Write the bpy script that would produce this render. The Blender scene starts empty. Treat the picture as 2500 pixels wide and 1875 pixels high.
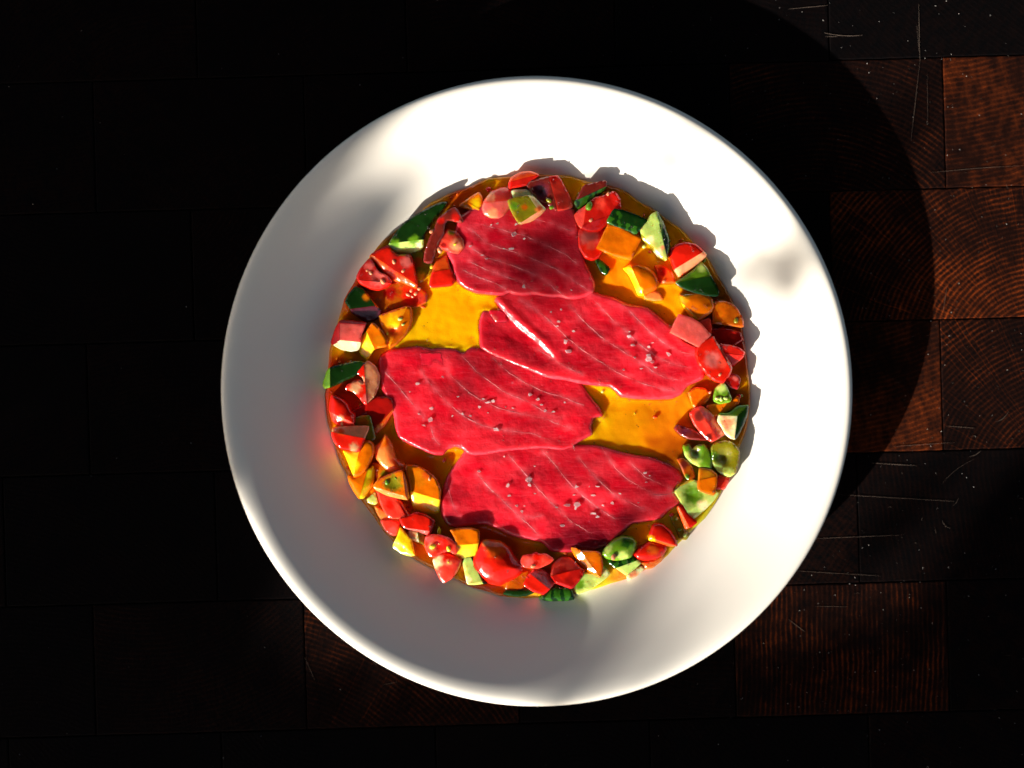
import bpy, math, random
import numpy as np
from mathutils import Vector, noise, geometry

random.seed(7)
rng = np.random.default_rng(7)
SC = bpy.context.scene
COL = SC.collection

# ------------------------------------------------------------------ units
# one "px" is a pixel of the 2500 x 1875 photograph on the table plane
S = 0.000187            # metres per px
DC = 4300.0             # camera height above the table, px
CX, CY = 1250.0, 937.5

def W(X, Y, z):
    """point of the place seen at photo pixel (X, Y) and standing z px above the table"""
    k = (DC - z) / DC
    return ((X - CX) * k * S, -(Y - CY) * k * S, z * S)

# ------------------------------------------------------------------ camera
cam_d = bpy.data.cameras.new('camera')
cam = bpy.data.objects.new('camera', cam_d)
COL.objects.link(cam)
cam.location = (0, 0, DC * S)
cam_d.sensor_width = 36.0
cam_d.lens = 18.0 / (1250.0 / DC)
cam_d.clip_start = 0.01
cam_d.clip_end = 200
cam_d.dof.use_dof = True
cam_d.dof.focus_distance = (DC - 48) * S
cam_d.dof.aperture_fstop = 1.6
SC.camera = cam

# ------------------------------------------------------------------ light
SUN_DIR = Vector((250, 293, -135)).normalized()      # direction the light travels
EL = math.asin(-SUN_DIR.z)
world = bpy.data.worlds.new("World")
SC.world = world
world.use_nodes = True
wn = world.node_tree
bg = wn.nodes['Background']
sky = wn.nodes.new('ShaderNodeTexSky')
sky.sky_type = 'NISHITA'
sky.sun_disc = False
sky.sun_elevation = EL
sky.air_density = 1.0
sky.dust_density = 2.6
sky.ozone_density = 0.8
sky.sun_rotation = math.atan2(-SUN_DIR.x, -SUN_DIR.y)
wn.links.new(sky.outputs[0], bg.inputs[0])
bg.inputs[1].default_value = 0.05
sun_d = bpy.data.lights.new('sun', 'SUN')
sun_d.energy = 5.0
sun_d.angle = math.radians(0.5)
sun_d.color = (1.0, 0.93, 0.82)
sun = bpy.data.objects.new('sun', sun_d)
COL.objects.link(sun)
sun.rotation_euler = SUN_DIR.to_track_quat('-Z', 'Y').to_euler()
SC.view_settings.view_transform = 'Standard'
SC.view_settings.look = 'None'
SC.view_settings.exposure = 1.3
SC.view_settings.gamma = 1.0
SC.view_settings.use_curve_mapping = False
SC.cycles.use_denoising = True
SC.cycles.max_bounces = 8
SC.cycles.sample_clamp_indirect = 4.0

# ------------------------------------------------------------------ helpers
def lin(c):
    return tuple(((v / 255) / 12.92 if v / 255 <= 0.04045 else ((v / 255 + 0.055) / 1.055) ** 2.4) for v in c)

def link(name, me, mat=None, parent=None):
    o = bpy.data.objects.new(name, me)
    COL.objects.link(o)
    if mat is not None and me is not None:
        if len(me.materials) == 0:
            me.materials.append(mat)
    if parent is not None:
        o.parent = parent
    return o

def mesh(name, V, F, smooth=True, col=None):
    me = bpy.data.meshes.new(name)
    me.from_pydata([tuple(v) for v in V], [], [tuple(f) for f in F])
    if col is not None:
        a = me.color_attributes.new('Col', 'FLOAT_COLOR', 'POINT')
        buf = np.ones((len(V), 4), dtype=np.float32)
        buf[:, :3] = np.asarray(col, dtype=np.float32)[:, :3]
        a.data.foreach_set('color', buf.ravel())
    if smooth:
        me.polygons.foreach_set('use_smooth', [True] * len(me.polygons))
    me.update()
    return me

def empty(name, loc):
    o = bpy.data.objects.new(name, None)
    o.empty_display_size = 0.005
    COL.objects.link(o)
    o.location = loc
    return o

def tag(o, label=None, cat=None, group=None, kind=None):
    if label: o['label'] = label
    if cat: o['category'] = cat
    if group: o['group'] = group
    if kind: o['kind'] = kind
    return o

# ------------------------------------------------------------------ materials
def nodes_of(m):
    m.use_nodes = True
    nt = m.node_tree
    return nt, nt.nodes['Principled BSDF']

def new(nt, t, **kw):
    n = nt.nodes.new(t)
    for k, v in kw.items():
        setattr(n, k, v)
    return n

def setin(n, **kw):
    for k, v in kw.items():
        n.inputs[k.replace('_', ' ')].default_value = v

def wet_mat(name, rough=0.2, sss=0.5, sscale=0.004, radius=(1, .28, .12), bump=0.25, bscale=900, spec=0.5, coat=0.0, var=0.25, bdist=0.0004, transl=0.0):
    m = bpy.data.materials.new(name)
    nt, p = nodes_of(m)
    L = nt.links.new
    at = new(nt, 'ShaderNodeAttribute', attribute_name='Col')
    tc = new(nt, 'ShaderNodeTexCoord')
    nz = new(nt, 'ShaderNodeTexNoise'); setin(nz, Scale=260.0, Detail=4.0, Roughness=0.6)
    L(tc.outputs['Object'], nz.inputs['Vector'])
    mr = new(nt, 'ShaderNodeMapRange'); setin(mr, To_Min=1 - var, To_Max=1 + var * .8)
    mr.inputs['From Min'].default_value = .3; mr.inputs['From Max'].default_value = .7
    L(nz.outputs[0], mr.inputs[0])
    mx = new(nt, 'ShaderNodeVectorMath', operation='SCALE')
    L(at.outputs['Color'], mx.inputs[0]); L(mr.outputs[0], mx.inputs['Scale'])
    L(mx.outputs[0], p.inputs['Base Color'])
    setin(p, Roughness=rough)
    p.inputs['Subsurface Weight'].default_value = sss
    p.inputs['Subsurface Scale'].default_value = sscale
    p.inputs['Subsurface Radius'].default_value = radius
    p.inputs['Specular IOR Level'].default_value = spec
    p.inputs['Coat Weight'].default_value = coat
    p.inputs['Coat Roughness'].default_value = 0.06
    nb = new(nt, 'ShaderNodeTexNoise'); setin(nb, Scale=float(bscale), Detail=3.0, Roughness=0.6)
    L(tc.outputs['Object'], nb.inputs['Vector'])
    bp = new(nt, 'ShaderNodeBump'); setin(bp, Strength=bump, Distance=bdist)
    L(nb.outputs[0], bp.inputs['Height']); L(bp.outputs[0], p.inputs['Normal'])
    nb2 = new(nt, 'ShaderNodeTexNoise'); setin(nb2, Scale=bscale * 2.6, Detail=2.0)
    L(tc.outputs['Object'], nb2.inputs['Vector'])
    bp2 = new(nt, 'ShaderNodeBump'); setin(bp2, Strength=.7, Distance=bdist * .8)
    L(nb2.outputs[0], bp2.inputs['Height']); L(bp.outputs[0], bp2.inputs['Normal'])
    L(bp2.outputs[0], p.inputs['Coat Normal'])
    return m

M_FLESH = wet_mat('cut_flesh', rough=.14, bump=.4, bscale=620, bdist=.0004, sss=.85, sscale=.006, radius=(1, .4, .16), var=.12, coat=.4)
M_SKIN = wet_mat('fruit_skin', rough=.11, bump=.12, bscale=300, bdist=.0005, sss=0.5, sscale=.003, var=.08)
M_SEED = wet_mat('seed', rough=.2, sss=.3, sscale=.001, var=.1)
M_SAUCE = wet_mat('sauce', rough=.07, bump=.5, bscale=240, sss=.75, sscale=.008, radius=(1, .5, .1), var=.04, bdist=.0003)
M_FISH = wet_mat('tuna', rough=.18, bump=.45, bscale=560, bdist=.0006, sss=.8, sscale=.006, radius=(1, .28, .25), var=.08, coat=.5)

# fish: fine fibres
def fish_fibres(m):
    nt = m.node_tree
    L = nt.links.new
    p = nt.nodes['Principled BSDF']
    src = p.inputs['Base Color'].links[0].from_socket
    tc = new(nt, 'ShaderNodeTexCoord')
    mp = new(nt, 'ShaderNodeMapping')
    mp.inputs['Rotation'].default_value = (0, 0, math.radians(62))
    mp.inputs['Scale'].default_value = (160, 1500, 400)
    L(tc.outputs['Object'], mp.inputs[0])
    n = new(nt, 'ShaderNodeTexNoise'); setin(n, Scale=1.0, Detail=3.0, Distortion=.6)
    L(mp.outputs[0], n.inputs[0])
    mr = new(nt, 'ShaderNodeMapRange'); mr.inputs['From Min'].default_value = .52; mr.inputs['From Max'].default_value = .8
    setin(mr, To_Min=0.0, To_Max=.2)
    L(n.outputs[0], mr.inputs[0])
    mix = new(nt, 'ShaderNodeMix', data_type='RGBA')
    mix.inputs[7].default_value = (*lin((236, 96, 112)), 1)
    L(mr.outputs[0], mix.inputs[0]); L(src, mix.inputs[6])
    L(mix.outputs[2], p.inputs['Base Color'])
fish_fibres(M_FISH)

def flat_mat(name, rgb, rough=.5, spec=.5, sss=0.0):
    m = bpy.data.materials.new(name)
    nt, p = nodes_of(m)
    p.inputs['Base Color'].default_value = (*lin(rgb), 1)
    setin(p, Roughness=rough)
    p.inputs['Specular IOR Level'].default_value = spec
    if sss:
        p.inputs['Subsurface Weight'].default_value = sss
        p.inputs['Subsurface Scale'].default_value = .002
    return m

M_SINEW = wet_mat('sinew', rough=.25, sss=.5, sscale=.002, radius=(1, .5, .5), var=.3, bump=.5, bscale=1500)
M_SCRATCH = flat_mat('pale_scratch', (84, 72, 64), .7, .1)
M_DUST = flat_mat('dust', (190, 185, 180), .8, .2)
M_PEPPER = flat_mat('pepper', (25, 15, 10), .6, .3)

M_SALT = bpy.data.materials.new('salt_crystal')
nt, p = nodes_of(M_SALT)
p.inputs['Base Color'].default_value = (1, .8, .83, 1)
setin(p, Roughness=.08, IOR=1.4)
p.inputs['Transmission Weight'].default_value = .72
nb = new(nt, 'ShaderNodeTexNoise'); setin(nb, Scale=1500.0, Detail=2.0)
tc = new(nt, 'ShaderNodeTexCoord'); nt.links.new(tc.outputs['Object'], nb.inputs[0])
bp = new(nt, 'ShaderNodeBump'); setin(bp, Strength=.5, Distance=.0003)
nt.links.new(nb.outputs[0], bp.inputs['Height']); nt.links.new(bp.outputs[0], p.inputs['Normal'])

# plate glaze
M_PLATE = bpy.data.materials.new('white_glaze')
nt, p = nodes_of(M_PLATE)
p.inputs['Base Color'].default_value = (.82, .78, .705, 1)
setin(p, Roughness=.32)
p.inputs['Specular IOR Level'].default_value = .5
tc = new(nt, 'ShaderNodeTexCoord')
nz = new(nt, 'ShaderNodeTexNoise'); setin(nz, Scale=18.0, Detail=3.0)
nt.links.new(tc.outputs['Object'], nz.inputs[0])
rp = new(nt, 'ShaderNodeMapRange'); setin(rp, To_Min=.16, To_Max=.3)
nt.links.new(nz.outputs[0], rp.inputs[0]); nt.links.new(rp.outputs[0], p.inputs['Roughness'])

# end-grain wood; every block carries its own numbers as object properties
M_WOOD = bpy.data.materials.new('end_grain_wood')
nt, p = nodes_of(M_WOOD)
L = nt.links.new
def oattr(n):
    return new(nt, 'ShaderNodeAttribute', attribute_name=n, attribute_type='OBJECT')
tc = new(nt, 'ShaderNodeTexCoord')
ctr = oattr('ring_centre')
off = new(nt, 'ShaderNodeVectorMath', operation='SUBTRACT')
L(tc.outputs['Object'], off.inputs[0]); L(ctr.outputs['Vector'], off.inputs[1])
# wobble
wb = new(nt, 'ShaderNodeTexNoise'); setin(wb, Scale=45.0, Detail=3.0, Roughness=.6)
L(off.outputs[0], wb.inputs[0])
wbs = new(nt, 'ShaderNodeVectorMath', operation='SCALE'); wbs.inputs['Scale'].default_value = .0035
L(wb.outputs['Color'], wbs.inputs[0])
off2 = new(nt, 'ShaderNodeVectorMath', operation='ADD')
L(off.outputs[0], off2.inputs[0]); L(wbs.outputs[0], off2.inputs[1])
sep = new(nt, 'ShaderNodeSeparateXYZ'); L(off2.outputs[0], sep.inputs[0])
def math_(op, a, b=None, c=None):
    n = new(nt, 'ShaderNodeMath', operation=op)
    for i, v in enumerate((a, b, c)):
        if v is None: continue
        if isinstance(v, (int, float)): n.inputs[i].default_value = v
        else: L(v, n.inputs[i])
    return n.outputs[0]
xx = math_('MULTIPLY', sep.outputs[0], sep.outputs[0]); yy = math_('MULTIPLY', sep.outputs[1], sep.outputs[1])
rad = math_('SQRT', math_('ADD', xx, yy))
ang = math_('ARCTAN2', sep.outputs[1], sep.outputs[0])
# small ragged offset so that the rings are made of little pores
rag = new(nt, 'ShaderNodeTexNoise'); setin(rag, Scale=1500.0, Detail=2.0)
L(tc.outputs['Object'], rag.inputs[0])
rad2 = math_('ADD', rad, math_('MULTIPLY', math_('SUBTRACT', rag.outputs[0], .5), .0011))
ringf = math_('FRACT', math_('DIVIDE', rad2, .0023))
ring = math_('POWER', math_('SUBTRACT', 1.0, math_('ABSOLUTE', math_('SUBTRACT', math_('MULTIPLY', ringf, 2.0), 1.0))), 2.2)
rv = new(nt, 'ShaderNodeTexNoise'); setin(rv, Scale=70.0, Detail=4.0, Roughness=.7)
L(tc.outputs['Object'], rv.inputs[0])
ring = math_('MULTIPLY', ring, math_('MAXIMUM', math_('MULTIPLY', math_('SUBTRACT', rv.outputs[0], .25), 1.9), 0.0))
# pore cells
vor = new(nt, 'ShaderNodeTexVoronoi'); setin(vor, Scale=2300.0)
L(tc.outputs['Object'], vor.inputs['Vector'])
pore = math_('LESS_THAN', vor.outputs['Distance'], .33)
# rays
rn = new(nt, 'ShaderNodeTexNoise', noise_dimensions='1D'); setin(rn, Scale=75.0, Detail=3.0)
L(ang, rn.inputs['W'])
ray = math_('MULTIPLY', math_('GREATER_THAN', rn.outputs[0], .69), .6)
fine = new(nt, 'ShaderNodeTexNoise', noise_dimensions='2D'); setin(fine, Scale=1.0, Detail=2.0)
cmb = new(nt, 'ShaderNodeCombineXYZ'); L(math_('MULTIPLY', ang, 90.0), cmb.inputs[0]); L(math_('MULTIPLY', rad, 160.0), cmb.inputs[1])
L(cmb.outputs[0], fine.inputs[0])
patch = new(nt, 'ShaderNodeTexNoise'); setin(patch, Scale=17.0, Detail=4.0, Roughness=.6)
L(tc.outputs['Object'], patch.inputs[0])
# combine
a_ring = oattr('ring_strength'); a_ray = oattr('ray_strength'); a_tone = oattr('tone'); a_hue = oattr('warm')
amt = math_('ADD', math_('MULTIPLY', ring, a_ring.outputs['Fac']), math_('MULTIPLY', ray, a_ray.outputs['Fac']))
amt = math_('ADD', amt, math_('MULTIPLY', math_('SUBTRACT', fine.outputs[0], .35), .55))
amt = math_('ADD', amt, a_hue.outputs['Fac'])
amt = math_('MULTIPLY', amt, math_('MAXIMUM', math_('MULTIPLY', math_('SUBTRACT', patch.outputs[0], .17), 2.1), .1))
amt = math_('MULTIPLY', amt, math_('SUBTRACT', 1.0, math_('MULTIPLY', pore, .55)))
amt = math_('MULTIPLY', amt, a_tone.outputs['Fac'])
cr = new(nt, 'ShaderNodeValToRGB')
e = cr.color_ramp.elements
e[0].position = 0.0; e[0].color = (.0018, .0017, .002, 1)
e[1].position = 1.0; e[1].color = (.28, .046, .008, 1)
k = cr.color_ramp.elements.new(.22); k.color = (.014, .0046, .003, 1)
k = cr.color_ramp.elements.new(.5); k.color = (.072, .0145, .0042, 1)
L(amt, cr.inputs[0])
L(cr.outputs[0], p.inputs['Base Color'])
setin(p, Roughness=.42)
p.inputs['Specular IOR Level'].default_value = .035
bh = new(nt, 'ShaderNodeTexNoise'); setin(bh, Scale=900.0, Detail=4.0)
L(tc.outputs['Object'], bh.inputs[0])
bp = new(nt, 'ShaderNodeBump'); setin(bp, Strength=.6, Distance=.0002)
L(math_('ADD', bh.outputs[0], math_('MULTIPLY', ring, .5)), bp.inputs['Height']); L(bp.outputs[0], p.inputs['Normal'])

M_GLUE = flat_mat('dark_joint', (10, 8, 8), .8, .1)

# ------------------------------------------------------------------ tabletop of end-grain blocks
table = empty('tabletop', (0, 0, 0))
tag(table, kind='structure')
TH = math.radians(1.63)
def tw(u, v):                      # block coordinates (u along rows, v down), px -> world
    # the rows rise to the right by 1.63 degrees; v is measured at x = 0
    x = u - CX; 
    y = -(v - CY) 
    c, s = math.cos(TH), math.sin(TH)
    dx, dy = x + CX, y
    return ((-CX + dx * c - 0 * s) * S, (dy + dx * s) * S)

ROWS = [  # top, bottom, joints, {index: props}
    (-435, -115, [-290, 230, 745, 1265, 1785, 2307, 2830]),
    (-115, 205, [-550, -36, 478, 990, 1500, 2022, 2545, 3060]),
    (205, 525, [-800, -290, 230, 745, 1265, 1785, 2307, 2830]),
    (525, 845, [-570, -50, 470, 990, 1510, 2030, 2548, 3070]),
    (845, 1165, [-820, -305, 215, 735, 1255, 1775, 2300, 2820]),
    (1165, 1483, [-510, 10, 527, 1050, 1570, 2096, 2610, 3120]),
    (1483, 1803, [-800, -290, 230, 745, 1265, 1795, 2316, 2830]),
    (1803, 2120, [-500, 24, 544, 1067, 1590, 2125, 2640]),
    (2120, 2440, [-800, -290, 230, 745, 1265, 1795, 2316, 2830]),
]
# (row, joint) -> tone, ring, ray, centre px relative to block centre
SPEC = {
    (1, 4): (.16, .25, .1, (300, 500)), (1, 5): (.14, .2, .1, (900, 900)), (1, 6): (.12, .2, .1, (0, 900)),
    (2, 5): (.6, .9, .15, (-60, -420)), (2, 6): (1.0, .42, .1, (-500, 1900)),
    (2, 0): (.3, .3, .1, (0, 900)), (2, 1): (.3, .3, .1, (0, 900)),
    (3, 4): (.35, .7, .35, (200, -380)), (3, 5): (1.15, .8, .55, (250, -260)),
    (4, 5): (1.0, .45, .1, (-200, 1300)), (4, 6): (.75, .85, .8, (60, -260)),
    (5, 5): (.2, .7, .15, (2300, 300)), (5, 4): (.5, .3, .2, (900, -600)),
    (6, 5): (.8, 1.0, .12, (-2600, 100)), (6, 6): (.34, .3, .1, (1500, 2400)),
    (6, 3): (.66, .8, .45, (-420, -560)), (6, 2): (.4, .6, .2, (-120, 520)), (6, 4): (.3, .4, .2, (300, 700)),
    (7, 0): (.2, .4, .3, (0, 600)), (7, 1): (.16, .3, .3, (0, 300)), (7, 2): (.12, .3, .3, (0, 300)),
    (7, 3): (.14, .4, .5, (100, -60)), (7, 4): (.16, .4, .3, (800, 900)), (7, 5): (.26, .7, .2, (700, 1500)),
}
def block_mesh(p0, p1, seed):
    r = random.Random(seed)
    (x0, y0), (x1, y1) = p0, p1    # local metres, y0 > y1
    g = 1.3 * S
    n = 14
    ring = []
    def side(a, b, cnt):
        for i in range(cnt):
            t = i / cnt
            ring.append([a[0] + (b[0] - a[0]) * t, a[1] + (b[1] - a[1]) * t])
    side((x0 + g, y1 + g), (x1 - g, y1 + g), n * 2); side((x1 - g, y1 + g), (x1 - g, y0 - g), n)
    side((x1 - g, y0 - g), (x0 + g, y0 - g), n * 2); side((x0 + g, y0 - g), (x0 + g, y1 + g), n)
    V, F = [], []
    cx, cy = (x0 + x1) / 2, (y0 + y1) / 2
    N = len(ring)
    jit = [(r.uniform(-.7, .7) * S, r.uniform(-.7, .7) * S) for _ in ring]
    for lvl, (ins, z) in enumerate(((0, -.03), (0, -2.2 * S), (1.6 * S, -.3 * S), (3.6 * S, 0))):
        for (x, y), (jx, jy) in zip(ring, jit):
            sx = 1 if x < cx else -1; sy = 1 if y < cy else -1
            dx = ins * sx if abs(abs(x - cx) - (x1 - x0) / 2 + g) < 1e-6 else 0
            dy = ins * sy if abs(abs(y - cy) - (y0 - y1) / 2 + g) < 1e-6 else 0
            V.append((x + dx + jx * (lvl > 0), y + dy + jy * (lvl > 0), z))
    for l in range(3):
        for i in range(N):
            j = (i + 1) % N
            F.append((l * N + i, l * N + j, (l + 1) * N + j, (l + 1) * N + i))
    F.append(tuple(range(3 * N, 4 * N)))
    me = mesh('block', V, F, smooth=False)
    return me

for ri, (t, b, js) in enumerate(ROWS):
    for ji in range(len(js) - 1):
        u0, u1 = js[ji], js[ji + 1]
        w, h = (u1 - u0) * S, (b - t) * S
        r = random.Random(ri * 31 + ji)
        me = block_mesh((-w / 2, h / 2), (w / 2, -h / 2), ri * 100 + ji)
        o = link('block', me, M_WOOD, table)
        cxw, cyw = tw((u0 + u1) / 2, (t + b) / 2)
        o.location = (cxw, cyw, r.uniform(-.8, .1) * S)
        o.rotation_euler = (r.uniform(-.0008, .0008), r.uniform(-.0008, .0008), TH)
        tone, rs, ry, c = SPEC.get((ri, ji), (r.uniform(.12, .3), r.uniform(.3, .7), .25, (r.uniform(-500, 500), r.choice((-1, 1)) * r.uniform(250, 700))))
        o['tone'] = float(tone); o['ring_strength'] = float(rs); o['ray_strength'] = float(ry)
        o['warm'] = float({(2, 6): .24, (4, 5): .3, (6, 5): .08, (3, 5): .14, (4, 6): .06, (6, 3): .08, (2, 5): .06}.get((ri, ji), .02))
        o['ring_centre'] = (c[0] * S, c[1] * S, 0.0)
me = mesh('table_core', [(-.62, -.5, -.045), (.62, -.5, -.045), (.62, .5, -.045), (-.62, .5, -.045),
                         (-.62, -.5, -.006), (.62, -.5, -.006), (.62, .5, -.006), (-.62, .5, -.006)],
          [(0, 3, 2, 1), (4, 5, 6, 7), (0, 1, 5, 4), (1, 2, 6, 5), (2, 3, 7, 6), (3, 0, 4, 7)], smooth=False)
link('glue_bed', me, M_GLUE, table)

# scratches cut into the board: (x0,y0,x1,y1,width, bend)
SCR = [
    (1925, 22, 2021, 13, 2.0, 0), (2012, 80, 2106, 86, 2.6, 4), (2015, 89, 2045, 89, 2.0, 0),
    (2243, 10, 2246, 150, 1.7, 0), (2246, 150, 2224, 345, 1.3, 0), (2238, 60, 2247, 150, 1.2, 0),
    (2270, 422, 2498, 404, 1.0, -2), (2265, 305, 2264, 180, .8, 0),
    (2125, 1130, 2237, 1137, 2.0, 0), (2040, 1207, 2330, 1224, 1.2, 0), (1988, 1315, 2203, 1306, 1.2, 0),
    (1945, 1394, 2150, 1406, 1.0, 0), (2310, 1040, 2380, 1045, 1.4, 0), (2180, 1090, 2330, 1080, 1.1, 0),
    (1925, 1512, 1966, 1543, 1.8, 0), (1990, 1480, 2070, 1481, 1.0, 0), (2430, 1030, 2462, 1005, 1.8, 5),
    (744, 1605, 768, 1660, 1.0, 0), (902, 1590, 920, 1625, 1.6, 4), (935, 1672, 970, 1665, 1.1, 0),
    (2303, 760, 2312, 700, 1.2, 0), 
    (2365, 1115, 2395, 1100, 2.0, 3), (2380, 1120, 2300, 1180, 1.0, 6),
    (2300, 1270, 2320, 1290, 1.2, 4), (2325, 1235, 2340, 1215, 1.2, 3),
]
rs_ = random.Random(5)
for _ in range(34):
    x = rs_.uniform(1850, 2500); y = rs_.uniform(0, 1700)
    if (x - 1310) ** 2 + (y - 953) ** 2 < 790 ** 2: continue
    a = rs_.uniform(-.5, .5) + rs_.choice((0, 0, 1.5)); l = rs_.uniform(4, 17)
    SCR.append((x, y, x + math.cos(a) * l, y + math.sin(a) * l, rs_.uniform(.5, 1.1), rs_.uniform(-4, 4)))
for q, (x0, y0, x1, y1, w_, bend) in enumerate(SCR):
    V, F = [], []
    n = 8
    dx, dy = x1 - x0, y1 - y0
    ln = math.hypot(dx, dy); nx, ny = -dy / ln, dx / ln
    for i in range(n + 1):
        t = i / n
        bx = x0 + dx * t + nx * bend * math.sin(math.pi * t); by = y0 + dy * t + ny * bend * math.sin(math.pi * t)
        hw = w_ * .33 * (math.sin(math.pi * min(max(t, .04), .96)) ** .5) * rs_.uniform(.7, 1.2)
        for sgn in (-1, 1):
            V.append(W(bx + nx * hw * sgn, by + ny * hw * sgn, .9))
        V.append(W(bx, by, 1.5))
    for i in range(n):
        a = i * 3; b = a + 3
        F += [(a, b, b + 2, a + 2), (a + 2, b + 2, b + 1, a + 1)]
    link('scratch', mesh('scratch', V, F), M_SCRATCH, table)
# dust
V, F = [], []
for _ in range(900):
    x = rs_.gauss(2150, 330) if rs_.random() < .75 else rs_.uniform(-100, 2600); y = rs_.uniform(-50, 1900)
    if (x - 1310) ** 2 + (y - 953) ** 2 < 800 ** 2 or x > 2620: continue
    s_ = rs_.choice((.4, .5, .6, .8, 1.2)); a = rs_.uniform(0, 6.28); k0 = len(V)
    for q in range(3):
        V.append(W(x + math.cos(a + q * 2.1) * s_ * rs_.uniform(.6, 1.6), y + math.sin(a + q * 2.1) * s_, 1.0))
    V.append(W(x, y, 1.0 + s_))
    F += [(k0, k0 + 1, k0 + 3), (k0 + 1, k0 + 2, k0 + 3), (k0 + 2, k0, k0 + 3)]
tag(link('dust', mesh('dust', V, F), M_DUST), 'pale dust specks scattered over the dark wooden board', 'dust', kind='stuff')

# ------------------------------------------------------------------ plate
PROF = [(0, 14), (300, 14), (440, 14.5), (480, 16), (508, 21), (535, 30), (565, 44), (600, 63), (635, 84), (665, 102),
        (690, 115), (706, 122), (720, 126), (731, 126), (738, 122), (741, 116), (739, 110), (732, 106),
        (705, 94), (650, 66), (600, 38), (560, 18), (530, 6), (500, 3.4), (440, 2), (420, 1.2), (405, 1.2), (400, 4), (0, 4.5)]
PROF = [(r + max(0, r - 600) * .062, z) for r, z in PROF]
def smooth_prof(P, it=2):
    for _ in range(it):
        Q = [P[0]]
        for a, b in zip(P[:-1], P[1:]):
            Q.append((a[0] * .75 + b[0] * .25, a[1] * .75 + b[1] * .25)); Q.append((a[0] * .25 + b[0] * .75, a[1] * .25 + b[1] * .75))
        Q.append(P[-1]); P = Q
    return P
P_RIM = ((1310 - CX) * .9705, (956 - CY) * .9705)
P_WELL = ((1313 - CX) * .994, (943 - CY) * .994)
def pcentre(z):
    t = min(max((z - 20) / 105, 0), 1)
    return P_WELL[0] + (P_RIM[0] - P_WELL[0]) * t, P_WELL[1] + (P_RIM[1] - P_WELL[1]) * t
def plate_z(X, Y):
    """height (px) of the plate's upper face under photo pixel (X, Y)"""
    z = 20.0
    for _ in range(4):
        k = (DC - z) / DC
        c = pcentre(z)
        r = math.hypot((X - CX) * k - c[0], (Y - CY) * k - c[1])
        z = float(np.interp(r, [q[0] for q in PROF[:14]], [q[1] for q in PROF[:14]]))
    return z
PR = smooth_prof(PROF)
NS = 192
V, F = [], []
for (r, z) in PR:
    c = pcentre(z)
    for i in range(NS):
        a = 2 * math.pi * i / NS
        rr = r * (1 + .0015 * math.sin(2 * a + .6))
        V.append(((c[0] + math.cos(a) * rr) * S, -(c[1] + math.sin(a) * rr) * S, z * S))
for j in range(len(PR) - 1):
    for i in range(NS):
        k = (i + 1) % NS
        F.append((j * NS + i, (j + 1) * NS + i, (j + 1) * NS + k, j * NS + k))
tag(link('plate', mesh('plate', V, F), M_PLATE), 'round white glazed shallow bowl plate holding the tuna and tomatoes', 'plate')

# ------------------------------------------------------------------ outline -> solid piece
ZOOM = {'A': (780, 380, 4.1475), 'B': (1100, 380, 5.53), 'C': (1380, 420, 4.608), 'D': (1480, 680, 4.1475), 'E': (1480, 980, 4.1475),
        'F': (1180, 1180, 4.2538), 'G': (860, 1180, 5.027), 'H': (760, 940, 4.6075), 'I': (760, 580, 4.147),
        'J': (1060, 480, 5.027), 'K': (1140, 680, 3.687), 'L': (880, 800, 3.568), 'M': (1040, 1060, 3.456)}
PAL = {'R': (232, 26, 12), 'r': (226, 62, 44), 'D': (165, 16, 12), 'd': (198, 26, 18), 'P': (224, 92, 84), 'K': (240, 150, 104),
       'O': (255, 105, 4), 'o': (252, 138, 14), 'Y': (255, 196, 14), 'y': (250, 222, 60), 'G': (18, 46, 12), 'g': (104, 146, 26), 'p': (186, 206, 104),
       'C': (242, 222, 164), 'M': (118, 34, 26), 'V': (130, 122, 18), 'A': (232, 112, 8), 'a': (180, 84, 8), 'U': (86, 22, 36), 'S': (40, 86, 18),
       'q': (228, 26, 48), 'X': (236, 84, 20), 'W': (240, 130, 60)}
SKINS = set('RODGS')
LINPAL = {k: np.array(lin(v)) for k, v in PAL.items()}

def chaikin(P, n):
    P = [tuple(q) for q in P]
    for _ in range(n):
        Q = []
        for a, b in zip(P, P[1:] + P[:1]):
            Q.append((a[0] * .86 + b[0] * .14, a[1] * .86 + b[1] * .14)); Q.append((a[0] * .14 + b[0] * .86, a[1] * .14 + b[1] * .86))
        P = Q
    return P

def resample(P, step):
    out = []
    for a, b in zip(P, P[1:] + P[:1]):
        l = math.hypot(b[0] - a[0], b[1] - a[1]); n = max(1, int(round(l / step)))
        for i in range(n):
            out.append((a[0] + (b[0] - a[0]) * i / n, a[1] + (b[1] - a[1]) * i / n))
    return out

def edge_dist(P, pts):
    A = np.array(P); B = np.roll(A, -1, 0)
    d = np.full(len(pts), 1e9)
    for a, b in zip(A, B):
        ab = b - a; L2 = max(ab @ ab, 1e-9)
        t = np.clip(((pts - a) @ ab) / L2, 0, 1)
        q = a + t[:, None] * ab
        d = np.minimum(d, np.hypot(*(pts - q).T))
    return d

def inside(P, pts):
    A = np.array(P); B = np.roll(A, -1, 0)
    c = np.zeros(len(pts), bool)
    for (x1, y1), (x2, y2) in zip(A, B):
        if y1 == y2: continue
        cond = ((y1 > pts[:, 1]) != (y2 > pts[:, 1])) & (pts[:, 0] < (x2 - x1) * (pts[:, 1] - y1) / (y2 - y1) + x1)
        c ^= cond
    return c

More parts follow.
